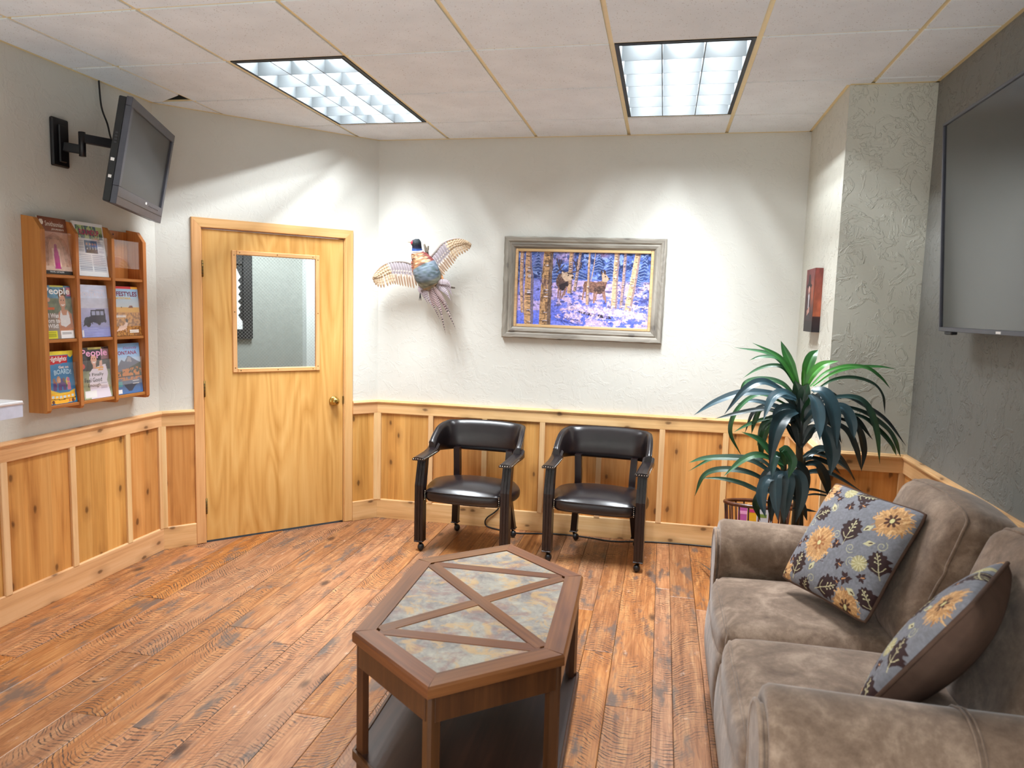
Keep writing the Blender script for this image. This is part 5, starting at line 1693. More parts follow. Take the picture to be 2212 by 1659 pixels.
# ------------------------------------------------------------------ small canvas on the pier side
FX = XC - .042
a1, a2 = at(1744, 585, X=FX).y, at(1762, 578, X=FX).y
zt_, zb_ = at(1753, 581, X=FX).z, at(1748, 717, X=FX).z
cv = thing('canvas_print', 'small dark canvas print of a figure in a wide hat on the narrow side wall', 'picture', (XC - .0005, (a1 + a2) / 2, (zt_ + zb_) / 2))
hy_, hz_ = abs(a1 - a2) / 2, (zt_ - zb_) / 2
MB().box((-.041, -hy_, -hz_), (0, hy_, hz_)).build('stretcher_block', ink(92, 44, 34), cv)
p = Pic(40, 80, (74, 40, 34))
p.grad(0, 0, 1, 1, (120, 62, 62), (36, 24, 26)); p.ell((.8, .4), .35, .3, (176, 92, 58), .8, 0, .9); p.mottle(4, 6, .25, 2)
p.ell((.42, .27), .30, .035, (30, 20, 22)); p.poly([(.28, .27), (.30, .12), (.38, .08), (.50, .10), (.56, .27)], (40, 26, 28)); p.ell((.42, .33), .09, .055, (206, 160, 150)); p.poly([(.22, .80), (.25, .45), (.42, .38), (.60, .45), (.64, .80)], (52, 42, 48)); p.poly([(.36, .42), (.42, .38), (.50, .42), (.46, .62), (.38, .62)], (196, 190, 196)); p.poly([(.28, .66), (.56, .60), (.58, .68), (.30, .74)], (180, 132, 120)); p.rect(0, .82, 1, 1, (30, 24, 26), .7)
print_mesh('canvas', p, lambda u, v: (-.0418, (.5 - u) * 2 * hy_, (.5 - v) * 2 * hz_), CANVAS, cv)
p = Pic(8, 60, (140, 70, 50)); p.grad(0, 0, 1, .75, (120, 60, 56), (172, 92, 62)); p.grad(0, .75, 1, 1, (60, 36, 36), (30, 24, 30)); p.mottle(2, 8, .25, 5)
print_mesh('wrapped_edge', p, lambda u, v: (-.041 + u * .041, -hy_ - .0006, (.5 - v) * 2 * hz_), CANVAS, cv)

# ------------------------------------------------------------------ mounted pheasant
cp = lambda u, v: (780 + u / 6.382, 480 + v / 6.382)
YPH = YB - .14
bpt = lambda u, v, dy=0.0: at(*cp(u, v), Y=YPH + dy)
ph = thing('pheasant_mount', 'mounted ring-necked pheasant with spread wings flying off a driftwood branch', 'taxidermy', bpt(900, 650))


def vc_mesh(name, rings, cols, mat, parent, caps=True):
    m = MB().loft(rings, True, True, caps)
    inv = WM[parent.name].inverted()
    m.v = [tuple(inv @ Vector(q)) for q in m.v]
    o = m.build(name, mat, parent)
    at_ = o.data.color_attributes.new('Col', 'FLOAT_COLOR', 'POINT')
    for i in range(len(m.v)):
        c = cols(i // len(rings[0]), i % len(rings[0]))
        at_.data[i].color = (*lin(c).tolist(), 1)
    return o


R9 = random.Random(9)
# spine of the body from the tail root over the back to the crown, in crop pixels: u, v, half width, y offset
SPN = [(1010, 880, 120, .02), (960, 820, 160, .01), (920, 740, 176, -.02), (890, 660, 172, -.035), (860, 590, 160, -.04), (825, 520, 128, -.04), (790, 460, 100, -.04), (775, 410, 78, -.045), (770, 370, 66, -.05), (768, 330, 62, -.055), (760, 290, 66, -.06), (745, 262, 58, -.06), (735, 243, 26, -.06)]
sp = [bpt(u, v, d) for u, v, _, d in SPN]
wds = [(bpt(u + w_, v, d) - bpt(u, v, d)).length for u, v, w_, d in SPN]
N = 26
spi, wdi = spline(sp, 6), []
for i in range(len(spi)):
    f = i / 6; k = min(int(f), len(wds) - 2); g = f - k if k < len(wds) - 1 else 1
    wdi.append(wds[k] + (wds[k + 1] - wds[k]) * g)
rings = []
for i, q in enumerate(spi):
    tn = (spi[min(i + 1, len(spi) - 1)] - spi[max(0, i - 1)]).normalized()
    sd = tn.cross(Vector((0, -1, 0))).normalized(); nr = Vector((0, -1, 0)) - tn * tn.dot(Vector((0, -1, 0))); nr.normalize()
    dep = wdi[i] * (.85 if i < 44 else 1.0)
    rings.append([q + sd * (wdi[i] * math.cos(2 * PI * k / N)) + nr * (dep * math.sin(2 * PI * k / N)) for k in range(N)])


def bodycol(i, k):
    f = i / 6; j = R9.uniform(-18, 18); s = R9.random()
    side = math.cos(2 * PI * k / N)
    if f < .9: c = (158, 138, 112) if s > .3 else (120, 128, 112)
    elif f < 1.9: c = (140, 146, 132) if s > .3 else (104, 112, 104)
    elif f < 4.0: c = (116, 130, 144) if s > .3 else (86, 102, 104)
    elif f < 6.9:
        c = (148, 106, 70) if s > .35 else (92, 54, 38)
        if s > .85: c = (198, 174, 138)
        if abs(side) > .75: c = (116, 52, 50)
    elif f < 7.65: c = (236, 236, 238)
    elif f < 8.4: c = (48, 78, 140)
    else: c = (24, 30, 56) if f < 9.6 else (34, 42, 48)
    return tuple(max(0, min(255, x + j)) for x in c)


body = vc_mesh('body', rings, bodycol, FEATHER, ph)
W3 = lambda P: WM[body.name].inverted() @ P
m = MB().ball(W3(bpt(728, 288, -.066)), (.0215, .019, .0225), 16, 12); m.build('face', ink(24, 34, 50), body)
m = MB().ball(W3(bpt(708, 282, -.078)), (.0115, .0105, .0130), 14, 10)
m.build('wattle', ink(200, 34, 60), body)
m = MB().ball(W3(bpt(712, 268, -.0880)), .0024, 8, 6); m.build('eye', BLACK, body)
m = MB().tube([W3(bpt(700, 276, -.070)), W3(bpt(668, 272, -.070)), W3(bpt(634, 272, -.070))], [.0075, .0050, .0010], 8); m.build('beak', ink(176, 150, 128), body)
m = MB().tube([W3(bpt(790, 262, -.06)), W3(bpt(806, 250, -.058))], [.006, .001], 6); m.build('ear_tuft', ink(30, 40, 60), body)


def feather(name, pts, wd, parent, colf, seg=7):
    """flat vane along pts (room points), half widths wd; banded colour"""
    S_ = spline(pts, seg); n = len(S_)
    inv = WM[parent.name].inverted()
    m = MB(); vs = []; cs = []
    for i, q in enumerate(S_):
        f = i / (n - 1)
        tn = (S_[min(i + 1, n - 1)] - S_[max(0, i - 1)]).normalized()
        sd = tn.cross(Vector((0, -1, 0))).normalized()
        w2 = wd * (min(1, f * 5 + .35)) * (math.sqrt(max(0.02, 1 - max(0, (f - .72) / .28) ** 2)) if seg < 20 else max(.06, 1 - max(0, f - .35) / .65))
        for a, h in ((-1, 0), (-.5, .0012), (0, .0026), (.5, .0012), (1, 0)):
            vs.append(inv @ (q + sd * (a * w2) + Vector((0, -h, 0)))); cs.append(colf(f, a))
    fs = []
    for i in range(n - 1):
        for k in range(4): fs.append((i * 5 + k, i * 5 + k + 1, i * 5 + k + 6, i * 5 + k + 5))
    m.add(vs, fs, True)
    o = m.build(name, FEATHER, parent, fix=False)
    ca2 = o.data.color_attributes.new('Col', 'FLOAT_COLOR', 'POINT')
    for i, c in enumerate(cs): ca2.data[i].color = (*lin(c).tolist(), 1)
    return o


def wingcol(t_):
    def f_(f, a):
        base = (164, 134, 104) if t_ > .5 else (152, 126, 106)
        if f < .3: base = (150, 140, 140)
        b = int(f * 15) % 2
        if t_ > .45 and f > .25 and b and abs(a) < .9: base = (206, 188, 160)
        if t_ <= .45 and abs(a) < .3: base = (140, 112, 90)
        if t_ <= .45 and abs(a) > .8: base = (198, 182, 164)
        if f > .88: base = (160, 132, 104)
        return base
    return f_


def wing(arm_pts, tips, covert, y0, y1, cols, lead):
    """arm_pts: leading edge root->tip in crop pixels; tips: feather ends in order root->tip"""
    wn = thing('wing', None, None, (0, 0, 0))
    wn.parent = ph
    wn.location = bpt(*arm_pts[0], y0) - ph.location
    WM[wn.name] = Matrix.Translation(bpt(*arm_pts[0], y0))
    n = len(tips)
    AP = spline([Vector((u, v, 0)) for u, v in arm_pts], 12)
    for i, (u, v) in enumerate(tips):
        f = i / (n - 1)
        a = AP[int((.04 + .93 * f) * (len(AP) - 1))]
        dy = y0 + (y1 - y0) * f
        b = Vector((u, v, 0)); mid_ = a.lerp(b, .5) + Vector((lead * 14, 0, 0)) * (1 - f)
        feather('feather', [bpt(a.x, a.y, dy + .0016 * (i % 2)), bpt(mid_.x, mid_.y, dy - .006 + .0016 * (i % 2)), bpt(b.x, b.y, dy + .0016 * (i % 2))], .0085, wn, wingcol(f))
    # coverts: two shorter rows and the padded leading edge
    for row, (k0, wd) in enumerate(((.62, .0090), (.42, .0085))):
        for i, (u, v) in enumerate(tips):
            f = (i + .5 * (row % 2)) / (n - 1)
            if f > 1: continue
            a = AP[int((.03 + .92 * f) * (len(AP) - 1))]
            b = a.lerp(Vector((u, v, 0)), k0)
            dy = y0 + (y1 - y0) * f - .006 - .004 * row
            tone = (158, 148, 152) if f < .55 else (148, 118, 88)
            def cf(ff, aa, tone=tone, f=f, row=row):
                if ff > .8: return (204, 194, 186) if f < .5 else (210, 194, 168)
                if f > .5 and int(ff * 6) % 2: return (206, 186, 156)
                return tuple(max(0, c - 26 * (abs(aa) < .3)) for c in tone)
            feather('covert', [bpt(a.x, a.y, dy), bpt(*(a.lerp(b, .5)).xy, dy - .003), bpt(b.x, b.y, dy + .001)], wd, wn, cf)
    pts_ = [bpt(q.x, q.y, y0 + (y1 - y0) * (i / (len(AP) - 1)) - .004) for i, q in enumerate(AP)]
    inv = WM[wn.name].inverted()
    m = MB().tube([inv @ q for q in pts_], [.016 - .0125 * (i / (len(AP) - 1)) for i in range(len(AP))], 8)
    o = m.build('leading_edge', FEATHER, wn)
    ca2 = o.data.color_attributes.new('Col', 'FLOAT_COLOR', 'POINT')
    for i in range(len(m.v)): ca2.data[i].color = (*lin((168 + R9.uniform(-14, 8), 156, 150)).tolist(), 1)
    return wn


wing([(720, 580), (620, 545), (500, 540), (380, 560), (280, 610), (205, 690), (172, 760)],
     [(790, 830), (765, 880), (730, 915), (690, 905), (655, 900), (618, 890), (580, 885), (545, 878), (510, 865), (478, 862), (445, 858), (412, 868), (372, 885), (320, 905), (278, 908), (238, 895), (205, 868), (182, 835), (166, 795)], None, .0, -.055, None, 1)
wing([(930, 560), (960, 480), (1040, 390), (1110, 310), (1200, 255), (1310, 228), (1400, 240), (1470, 280)],
     [(1070, 700), (1130, 738), (1155, 725), (1160, 690), (1190, 680), (1205, 650), (1232, 630), (1255, 600), (1280, 575), (1300, 540), (1318, 510), (1340, 480), (1370, 455), (1405, 440), (1440, 420), (1472, 398), (1500, 370), (1515, 345), (1520, 318)], None, .0, -.050, None, -1)
# scapulars over the wing roots
m = None
for (u, v, rx, ry) in ((715, 610, 42, 74), (740, 690, 34, 60), (925, 500, 48, 62), (975, 580, 30, 60)):
    pass
SC_ = [(700, 560), (735, 590), (705, 620), (745, 650), (715, 670), (760, 700), (735, 720), (770, 760), (905, 470), (940, 480), (895, 500), (930, 520), (955, 560), (985, 590), (1000, 630), (1030, 660)]
for i, (u, v) in enumerate(SC_):
    d = Vector((.35 if u > 850 else .05, 1, 0)).normalized() * 62
    def cf(f, a, i=i):
        if f > .75: return (234, 222, 206)
        return (118, 62, 50) if abs(a) > .4 or f < .4 else (170, 110, 80)
    feather('scapular_feather', [bpt(u - d.x * .4, v - d.y * .4, -.052), bpt(u, v, -.060), bpt(u + d.x * .6, v + d.y * .6, -.050)], .0062, ph, cf)
# tail
TL = [((900, 880), (850, 970), (925, 1130), .017), ((1050, 860), (1190, 900), (1258, 1020), .018), ((1040, 870), (1160, 950), (1240, 1090), .018), ((930, 890), (900, 990), (1000, 1195), .016), ((1010, 890), (1140, 1080), (1265, 1320), .0125),
      ((945, 890), (985, 1100), (1100, 1370), .0135), ((985, 890), (1140, 1130), (1320, 1500), .0125), ((965, 890), (1080, 1170), (1165, 1545), .0135), ((870, 860), (806, 930), (850, 1010), .017), ((1060, 820), (1190, 830), (1245, 930), .017), ((960, 890), (1040, 1120), (1130, 1330), .013), ((1000, 890), (1110, 1050), (1215, 1230), .013)]
for i, (a, b, c, wd) in enumerate(TL):
    n_b = 22 if i in (4, 5, 6, 7, 10, 11) else 14
    def cf(f, x_, n_b=n_b, i=i):
        k = int(f * n_b)
        fr = f * n_b - k
        wide = i in (0, 1, 2, 3, 8, 9)
        if fr < .36 and f > .08: return (118, 98, 108) if wide else (84, 52, 62) if f < .6 else (40, 30, 34)
        return (178, 168, 172) if wide else (166, 148, 142)
    mid_ = (b[0], b[1])
    feather('tail_feather', [bpt(*a, -.004 - .0022 * i), bpt(*mid_, -.012 - .0022 * i), bpt(*c, -.002 - .0022 * i)], wd, ph, cf, 44)
for (u, v, du) in ((830, 850, -20), (1090, 790, 40)):
    feather('flank_feather', [bpt(u, v - 60, .0), bpt(u + du * .5, v, -.006), bpt(u + du, v + 50, .0)], .016, ph, lambda f, a: (170, 118, 74) if f < .7 else (190, 168, 140))
# feet and the branch it is mounted on
for A, B, r0, r1 in (((905, 430, .0), (875, 300, -.01), .012, .006), ((905, 430, .0), (925, 330, -.004), .010, .006), ((905, 430, .0), (960, 700, .10), .013, .022), ((960, 700, .10), (1020, 860, .128), .022, .018), ((1020, 860, .128), (1290, 905, .06), .013, .005)):
    q0, q1 = bpt(*A), bpt(*B)
    inv = WM[ph.name].inverted()
    L = [inv @ (q0.lerp(q1, k / 5) + Vector((R9.uniform(-.002, .002), 0, R9.uniform(-.002, .002)))) for k in range(6)]
    MB().tube(L, [r0 + (r1 - r0) * k / 5 for k in range(6)], 9).build('driftwood_branch', DRIFT, ph)
inv = WM[ph.name].inverted()
m = MB().tube([inv @ bpt(960, 700, .10), inv @ (bpt(960, 700, .10) + Vector((0, YB - .0008 - bpt(960, 700, .10).y, 0)))], .02, 10); m.build('wall_peg', DRIFT, ph)
m = MB().tube([inv @ bpt(860, 880, .02), inv @ bpt(815, 960, .03)], .004, 6)
for dx in (-14, 0, 16): m.tube([inv @ bpt(815, 975, .03), inv @ bpt(815 + dx, 1080, .02)], [.004, .0012], 6)
m.build('foot', ink(44, 40, 42), ph)

# ------------------------------------------------------------------ tall artificial plant behind the sofa arm
YPL = 3.60
lc = lambda u, v: (1460 + u / 2.963, 700 + v / 2.963)
stem_b = at(1738, 1000, Y=YPL)
plant = thing('potted_plant', 'tall dark green dracaena with drooping strap leaves behind the far sofa arm', 'plant', (stem_b.x - .03, YPL, 0))
bx, by = stem_b.x - .03, YPL
MB().lathe([(.0001, .0008), (.11, .0008), (.135, .22), (.145, .235), (.140, .25), (.128, .248), (.122, .20), (.0001, .20)], (0, 0, 0), 28).build('pot', POT, plant)
MB().lathe([(.0001, .214), (.1225, .210), (.1225, .204), (.0001, .203)], (0, 0, 0), 24).build('moss', SOIL, plant)
inv = WM[plant.name].inverted()
MB().tube(spline([(0, 0, .19), (.005, 0, .5), inv @ at(*lc(785, 1000), Y=YPL), inv @ at(*lc(792, 720), Y=YPL), inv @ at(*lc(800, 500), Y=YPL)], 6), [.019] * 6 + [.018] * 6 + [.017] * 6 + [.019] * 6 + [.012], 10).build('stem', wood('plant_stem', [(38, 30, 22), (62, 54, 38), (80, 72, 50)], 2, 1.5, .7), plant)
MB().tube(spline([(-.03, -.02, .19), (-.045, -.03, .4), inv @ at(*lc(690, 1080), Y=YPL - .06), inv @ at(*lc(690, 880), Y=YPL - .06)], 6), [.014] * 19, 9).build('stem', ink(52, 50, 36), plant)
MB().tube(spline([(.03, .02, .19), (.045, .03, .4), inv @ at(*lc(800, 1090), Y=YPL + .06), inv @ at(*lc(815, 850), Y=YPL + .06)], 6), [.013] * 19, 9).build('stem', ink(48, 44, 32), plant)
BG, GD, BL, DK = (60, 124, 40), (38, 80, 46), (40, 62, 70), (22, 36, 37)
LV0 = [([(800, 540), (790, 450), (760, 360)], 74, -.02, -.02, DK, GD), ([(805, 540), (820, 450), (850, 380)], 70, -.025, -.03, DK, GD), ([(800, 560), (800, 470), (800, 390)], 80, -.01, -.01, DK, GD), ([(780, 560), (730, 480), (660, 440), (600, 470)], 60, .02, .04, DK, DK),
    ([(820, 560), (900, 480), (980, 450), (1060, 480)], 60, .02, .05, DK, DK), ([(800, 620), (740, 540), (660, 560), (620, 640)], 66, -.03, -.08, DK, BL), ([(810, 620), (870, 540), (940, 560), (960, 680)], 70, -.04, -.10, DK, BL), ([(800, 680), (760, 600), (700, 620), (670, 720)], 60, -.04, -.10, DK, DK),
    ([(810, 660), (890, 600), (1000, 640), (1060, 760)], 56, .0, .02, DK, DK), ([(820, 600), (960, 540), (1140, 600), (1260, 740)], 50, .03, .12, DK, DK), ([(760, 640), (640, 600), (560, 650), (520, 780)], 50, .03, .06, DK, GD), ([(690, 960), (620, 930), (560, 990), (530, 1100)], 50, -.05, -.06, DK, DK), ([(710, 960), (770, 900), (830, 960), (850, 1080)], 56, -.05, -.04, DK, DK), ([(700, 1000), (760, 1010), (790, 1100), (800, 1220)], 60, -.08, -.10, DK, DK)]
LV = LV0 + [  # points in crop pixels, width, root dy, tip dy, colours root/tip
    ([(790, 430), (725, 300), (650, 205), (490, 120)], 40, 0, .02, BG, GD), ([(790, 420), (745, 280), (705, 190), (672, 108)], 48, .01, .06, BG, GD), ([(780, 400), (720, 290), (600, 190), (375, 150)], 32, .0, .08, GD, GD),
    ([(780, 420), (700, 290), (620, 265), (520, 290), (430, 345)], 30, .0, .10, GD, GD), ([(780, 400), (700, 270), (640, 215), (540, 210), (470, 232)], 30, .01, .05, GD, GD), ([(825, 410), (840, 290), (872, 205), (912, 165)], 64, .02, .08, BG, GD),
    ([(812, 430), (818, 330), (815, 270)], 30, -.01, -.01, BG, BG), ([(830, 410), (870, 325), (940, 262), (1042, 236)], 56, -.01, -.04, BG, BG), ([(860, 400), (960, 310), (1090, 270), (1220, 280), (1310, 340), (1372, 412)], 30, .0, .10, BG, GD),
    ([(880, 400), (1000, 320), (1130, 280), (1300, 273), (1418, 291)], 28, .02, .16, BG, GD), ([(880, 440), (1000, 360), (1130, 342), (1260, 380), (1325, 460), (1338, 575)], 30, .0, .20, GD, DK),
    ([(770, 470), (680, 380), (560, 352), (450, 370), (405, 440)], 38, .04, .14, GD, GD), ([(770, 490), (640, 400), (540, 370), (430, 430), (310, 578)], 52, -.03, -.10, BL, BL), ([(750, 480), (600, 442), (420, 442), (250, 500), (115, 583)], 54, -.02, -.04, BL, BL),
    ([(770, 470), (690, 435), (615, 480), (560, 612)], 64, -.05, -.14, BL, BL), ([(775, 560), (695, 590), (640, 690), (598, 910)], 84, -.06, -.20, BL, DK), ([(860, 450), (900, 500), (920, 610), (922, 742)], 70, -.06, -.15, BL, BL),
    ([(870, 420), (950, 440), (1010, 570), (1030, 800)], 88, -.05, -.14, BL, BL), ([(890, 640), (970, 700), (1005, 830), (990, 965)], 88, -.06, -.16, BL, DK), ([(960, 520), (1070, 535), (1125, 630), (1142, 735)], 66, -.05, -.08, BL, BL),
    ([(900, 490), (1080, 465), (1220, 530), (1350, 620), (1472, 778)], 40, .0, .18, DK, DK), ([(940, 480), (1120, 465), (1220, 520), (1285, 680), (1305, 895)], 46, .0, .10, BL, GD), ([(940, 500), (1180, 555), (1330, 650), (1400, 740), (1438, 850)], 42, .02, .20, DK, GD),
    ([(930, 550), (1180, 590), (1300, 680), (1380, 770), (1412, 842)], 38, .04, .20, DK, GD), ([(930, 600), (1080, 670), (1150, 790), (1190, 945)], 50, .0, .05, DK, DK), ([(960, 580), (1150, 650), (1205, 800), (1190, 932)], 38, .04, .14, DK, DK),
    ([(740, 600), (600, 650), (548, 760), (552, 905)], 48, .02, .06, GD, GD), ([(720, 520), (540, 450), (400, 540), (348, 690), (422, 848)], 34, .02, .10, GD, GD), ([(740, 570), (560, 545), (390, 572), (248, 607)], 32, .01, .06, DK, DK),
    ([(740, 580), (600, 600), (470, 640), (370, 692)], 28, .03, .10, GD, GD), ([(730, 600), (560, 545), (505, 620), (484, 702)], 32, .04, .08, GD, GD), ([(740, 600), (640, 530), (500, 492), (390, 512)], 34, .03, .08, BL, BL), ([(780, 640), (700, 560), (610, 520), (500, 560), (440, 700)], 36, .03, .12, DK, DK),
    ([(795, 790), (735, 690), (690, 620)], 46, -.02, -.05, DK, DK), ([(792, 780), (770, 640), (720, 560)], 62, -.03, -.05, DK, DK), ([(800, 790), (800, 620), (795, 470)], 72, -.03, -.03, DK, DK), ([(802, 780), (850, 690), (905, 640)], 62, -.03, -.05, DK, DK), ([(805, 770), (880, 680), (970, 650)], 40, -.02, .0, DK, DK), ([(800, 700), (840, 560), (870, 450)], 64, -.04, -.05, DK, GD),
    ([(690, 930), (610, 830), (530, 740), (420, 690)], 48, -.08, -.06, GD, GD), ([(680, 1000), (500, 880), (360, 856), (180, 860), (82, 888)], 46, -.06, .06, DK, GD), ([(690, 900), (540, 840), (430, 870), (308, 972)], 50, -.08, -.12, GD, GD), ([(670, 1060), (480, 955), (300, 930), (180, 970), (120, 1102)], 44, -.06, .02, DK, GD), ([(660, 1080), (540, 1070), (420, 1020), (290, 990), (148, 986)], 34, -.05, .04, DK, GD), ([(670, 1000), (560, 880), (400, 850), (240, 860), (80, 942)], 36, -.04, .10, DK, GD),
    ([(680, 980), (580, 1000), (548, 1110), (572, 1235)], 64, -.10, -.16, BL, BL), ([(700, 950), (648, 980), (640, 1100), (652, 1255)], 74, -.10, -.17, BL, BL), ([(702, 940), (722, 1000), (704, 1130), (692, 1275)], 80, -.11, -.18, BL, DK), ([(716, 945), (785, 970), (805, 1090), (765, 1275)], 74, -.10, -.16, BL, DK), ([(690, 1040), (622, 1120), (606, 1275)], 56, -.10, -.15, BL, DK), ([(700, 900), (640, 840), (612, 990)], 54, -.09, -.14, GD, BL), ([(705, 900), (690, 800), (745, 880), (720, 990)], 60, -.09, -.14, GD, GD), ([(700, 1060), (560, 1080), (515, 1160), (540, 1260)], 50, -.08, -.05, DK, GD),
    ([(815, 850), (880, 822), (1000, 860), (1100, 930), (1150, 1015)], 44, .06, .20, DK, DK), ([(812, 880), (880, 860), (990, 900), (1055, 962)], 40, .06, .14, DK, DK), ([(812, 970), (880, 945), (1000, 962), (1205, 1082)], 42, .06, .22, DK, DK), ([(812, 880), (920, 800), (1040, 850), (1150, 1000)], 60, .08, .24, DK, DK), ([(812, 1070), (880, 1060), (1000, 1092)], 20, .06, .10, DK, DK), ([(812, 1100), (900, 1090), (1022, 1112)], 16, .06, .10, DK, DK), ([(812, 900), (900, 900), (960, 1000), (980, 1120)], 60, .05, .10, DK, DK), ([(745, 1180), (820, 1188), (905, 1202)], 22, -.06, -.04, DK, DK), ([(720, 1100), (800, 1150), (840, 1260)], 46, -.06, -.08, DK, DK),
]
lrnd = random.Random(21)


def leaf(pts, wd, d0, d1, c0, c1):
    W0_ = []
    for i, (u, v) in enumerate(pts):
        f = i / (len(pts) - 1)
        y = YPL + (d0 + (d1 - d0) * f)
        q = at(*lc(u, v), Y=y)
        if q.x > XC - .02 and q.y > YC - .03: q = at(*lc(u, v), Y=YC - .03)
        W0_.append(q)
    S_ = spline(W0_, 9); n = len(S_)
    hw0 = wd / 2.963 / F_PX * YPL / 2 * 1.05
    tw = lrnd.uniform(-.35, .35)
    vs, cs, fs = [], [], []
    for i, q in enumerate(S_):
        f = i / (n - 1)
        tn = (S_[min(i + 1, n - 1)] - S_[max(0, i - 1)]).normalized()
        vw = (Vector(CAMP.tolist()) - q).normalized()
        nr = (vw * .75 + Vector((tw, 0, .75)))
        sd = tn.cross(nr)
        sd = sd.normalized() if sd.length > 1e-4 else Vector((1, 0, 0))
        n2_ = sd.cross(tn).normalized()
        w2 = hw0 * min(1.0, .38 + 1.6 * f) * max(.03, (1 - max(0, (f - .55) / .45) ** 1.7))
        for a, h in ((-1, .18), (-.55, .03), (-.12, -.04), (0, -.10), (.12, -.04), (.55, .03), (1, .18)):
            vs.append(inv @ (q + sd * (a * w2) + n2_ * (h * w2)))
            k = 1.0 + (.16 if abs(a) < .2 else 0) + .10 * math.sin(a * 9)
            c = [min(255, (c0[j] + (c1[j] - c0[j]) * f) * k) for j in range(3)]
            cs.append(c)
    for i in range(n - 1):
        for k in range(6): fs.append((i * 7 + k, i * 7 + k + 1, i * 7 + k + 8, i * 7 + k + 7))
    m = MB().add(vs, fs, True)
    o = m.build('leaf', LEAF, plant, fix=False)
    ca2 = o.data.color_attributes.new('Col', 'FLOAT_COLOR', 'POINT')
    L = lin(np.array(cs)); C4 = np.ones((len(cs), 4)); C4[:, :3] = L
    ca2.data.foreach_set('color', C4.ravel().astype(np.float32))


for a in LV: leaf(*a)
# the low leaf whose tip shows past the sofa corner
sp_ = spline([(-.05, -.02, .30), inv @ Vector((.46, 3.75, .26)), inv @ Vector((.40, 4.05, .10)), inv @ at(1508, 1213, Z=.02)], 9)
vs, fs = [], []
for i, q in enumerate(sp_):
    f = i / (len(sp_) - 1); tn = (sp_[min(i + 1, len(sp_) - 1)] - sp_[max(0, i - 1)]).normalized(); sd = tn.cross(Vector((0, 0, 1))).normalized(); w2 = .014 * max(.03, 1 - max(0, (f - .5) / .5) ** 1.6)
    for a in (-1, 0, 1): vs.append(q + sd * a * w2 + Vector((0, 0, -.002 * (a == 0))))
for i in range(len(sp_) - 1):
    for k in range(2): fs.append((i * 3 + k, i * 3 + k + 1, i * 3 + k + 4, i * 3 + k + 3))
m = MB().add(vs, fs, True); o = m.build('leaf', LEAF, plant, fix=False)
ca2 = o.data.color_attributes.new('Col', 'FLOAT_COLOR', 'POINT'); C4 = np.ones((len(vs), 4)); C4[:, :3] = lin((48, 66, 66)); ca2.data.foreach_set('color', C4.ravel().astype(np.float32))

# ------------------------------------------------------------------ spindle basket with magazines
bk0 = at(1568, 1085, Y=4.35)
bkx, bky = bk0.x + .20, 4.35
bz = bk0.z + .005
bk = thing('magazine_basket', 'dark oval spindle basket holding magazines on the floor behind the sofa arm', 'basket', (bkx, bky, 0))
oval = lambda a, s=1.0: (.205 * s * math.cos(a), .125 * s * math.sin(a))
NS = 22
tp = [Vector((*oval(2 * PI * k / 40), bz - .012 * math.sin(2 * PI * k / 40))) for k in range(41)]
MB().tube(tp, .0115, 8).build('top_rail', BASKET, bk)
MB().prism([oval(2 * PI * k / 32, .80) for k in range(32)], lambda x, y, h: (x, y, h), .03, .05).build('base_board', BASKET, bk)
for k in range(NS):
    a = 2 * PI * k / NS
    MB().tube([(*oval(a, .76), .048), (*oval(a, .92), bz * .6), (*oval(a, 1.0), bz - .006 - .012 * math.sin(a))], .0048, 7).build('spindle', BASKET, bk)
for a in (.7, 2.4, 3.9, 5.5): MB().ball((*oval(a, .66), .017), (.017, .017, .0165), 10, 8).build('foot', BASKET, bk)
for i, (dy, zt2, c, wdt, lab) in enumerate(((.030, .300, (196, 96, 168), .085, 'pink magazine standing in the dark spindle basket'), (.015, .320, (236, 178, 40), .085, 'yellow magazine standing in the dark spindle basket'), (-.015, .295, (210, 216, 226), .085, 'white magazine with a green and yellow band standing in the dark spindle basket'))):
    x0 = bkx - .145 + .05 * i
    mg = thing('magazine', lab, 'magazine', (x0 + wdt / 2 + .02, bky + dy, .0505), group='magazines in the spindle basket')
    hgt = bz - .045 - (.03 if i != 1 else .012)
    MB().box((-wdt / 2, -.0035, 0), (wdt / 2, .0035, hgt)).build('pages', PAGES, mg)
    MB().box((-wdt / 2, -.0046, 0), (wdt / 2, -.0036, hgt + .001)).build('cover', ink(*c), mg)
    MB().box((-wdt / 2 + .01, -.0052, hgt - .05), (wdt / 2 - .03, -.0047, hgt - .03)).build('cover_band', ink(*((240, 170, 214), (200, 60, 120), (120, 150, 70))[i]), mg)

# ------------------------------------------------------------------ cord on the floor behind the chairs
cpts = [(-1.07, YB - .021, .19), (-1.072, YB - .024, .150), (-1.10, YB - .027, .115), (-1.150, YB - .028, .075), (-1.168, YB - .029, .04), (-1.15, YB - .034, .010), (-1.06, 4.828, .0056), (-.925, 4.79, .0056), (-.80, 4.815, .0056), (-.66, 4.845, .0056), (-.45, 4.835, .0056), (-.27, 4.80, .0056), (-.08, 4.845, .0056), (.10, 4.868, .0056), (.30, 4.872, .0056), (.60, 4.86, .0056)]
o = MB().tube(spline(cpts, 7), .0050, 8).build('extension_cord', RUBBER, loc=(-1.07, YB - .02, .19), world=True)
tag(o, 'black extension cord running along the floor behind both chairs', 'cord')

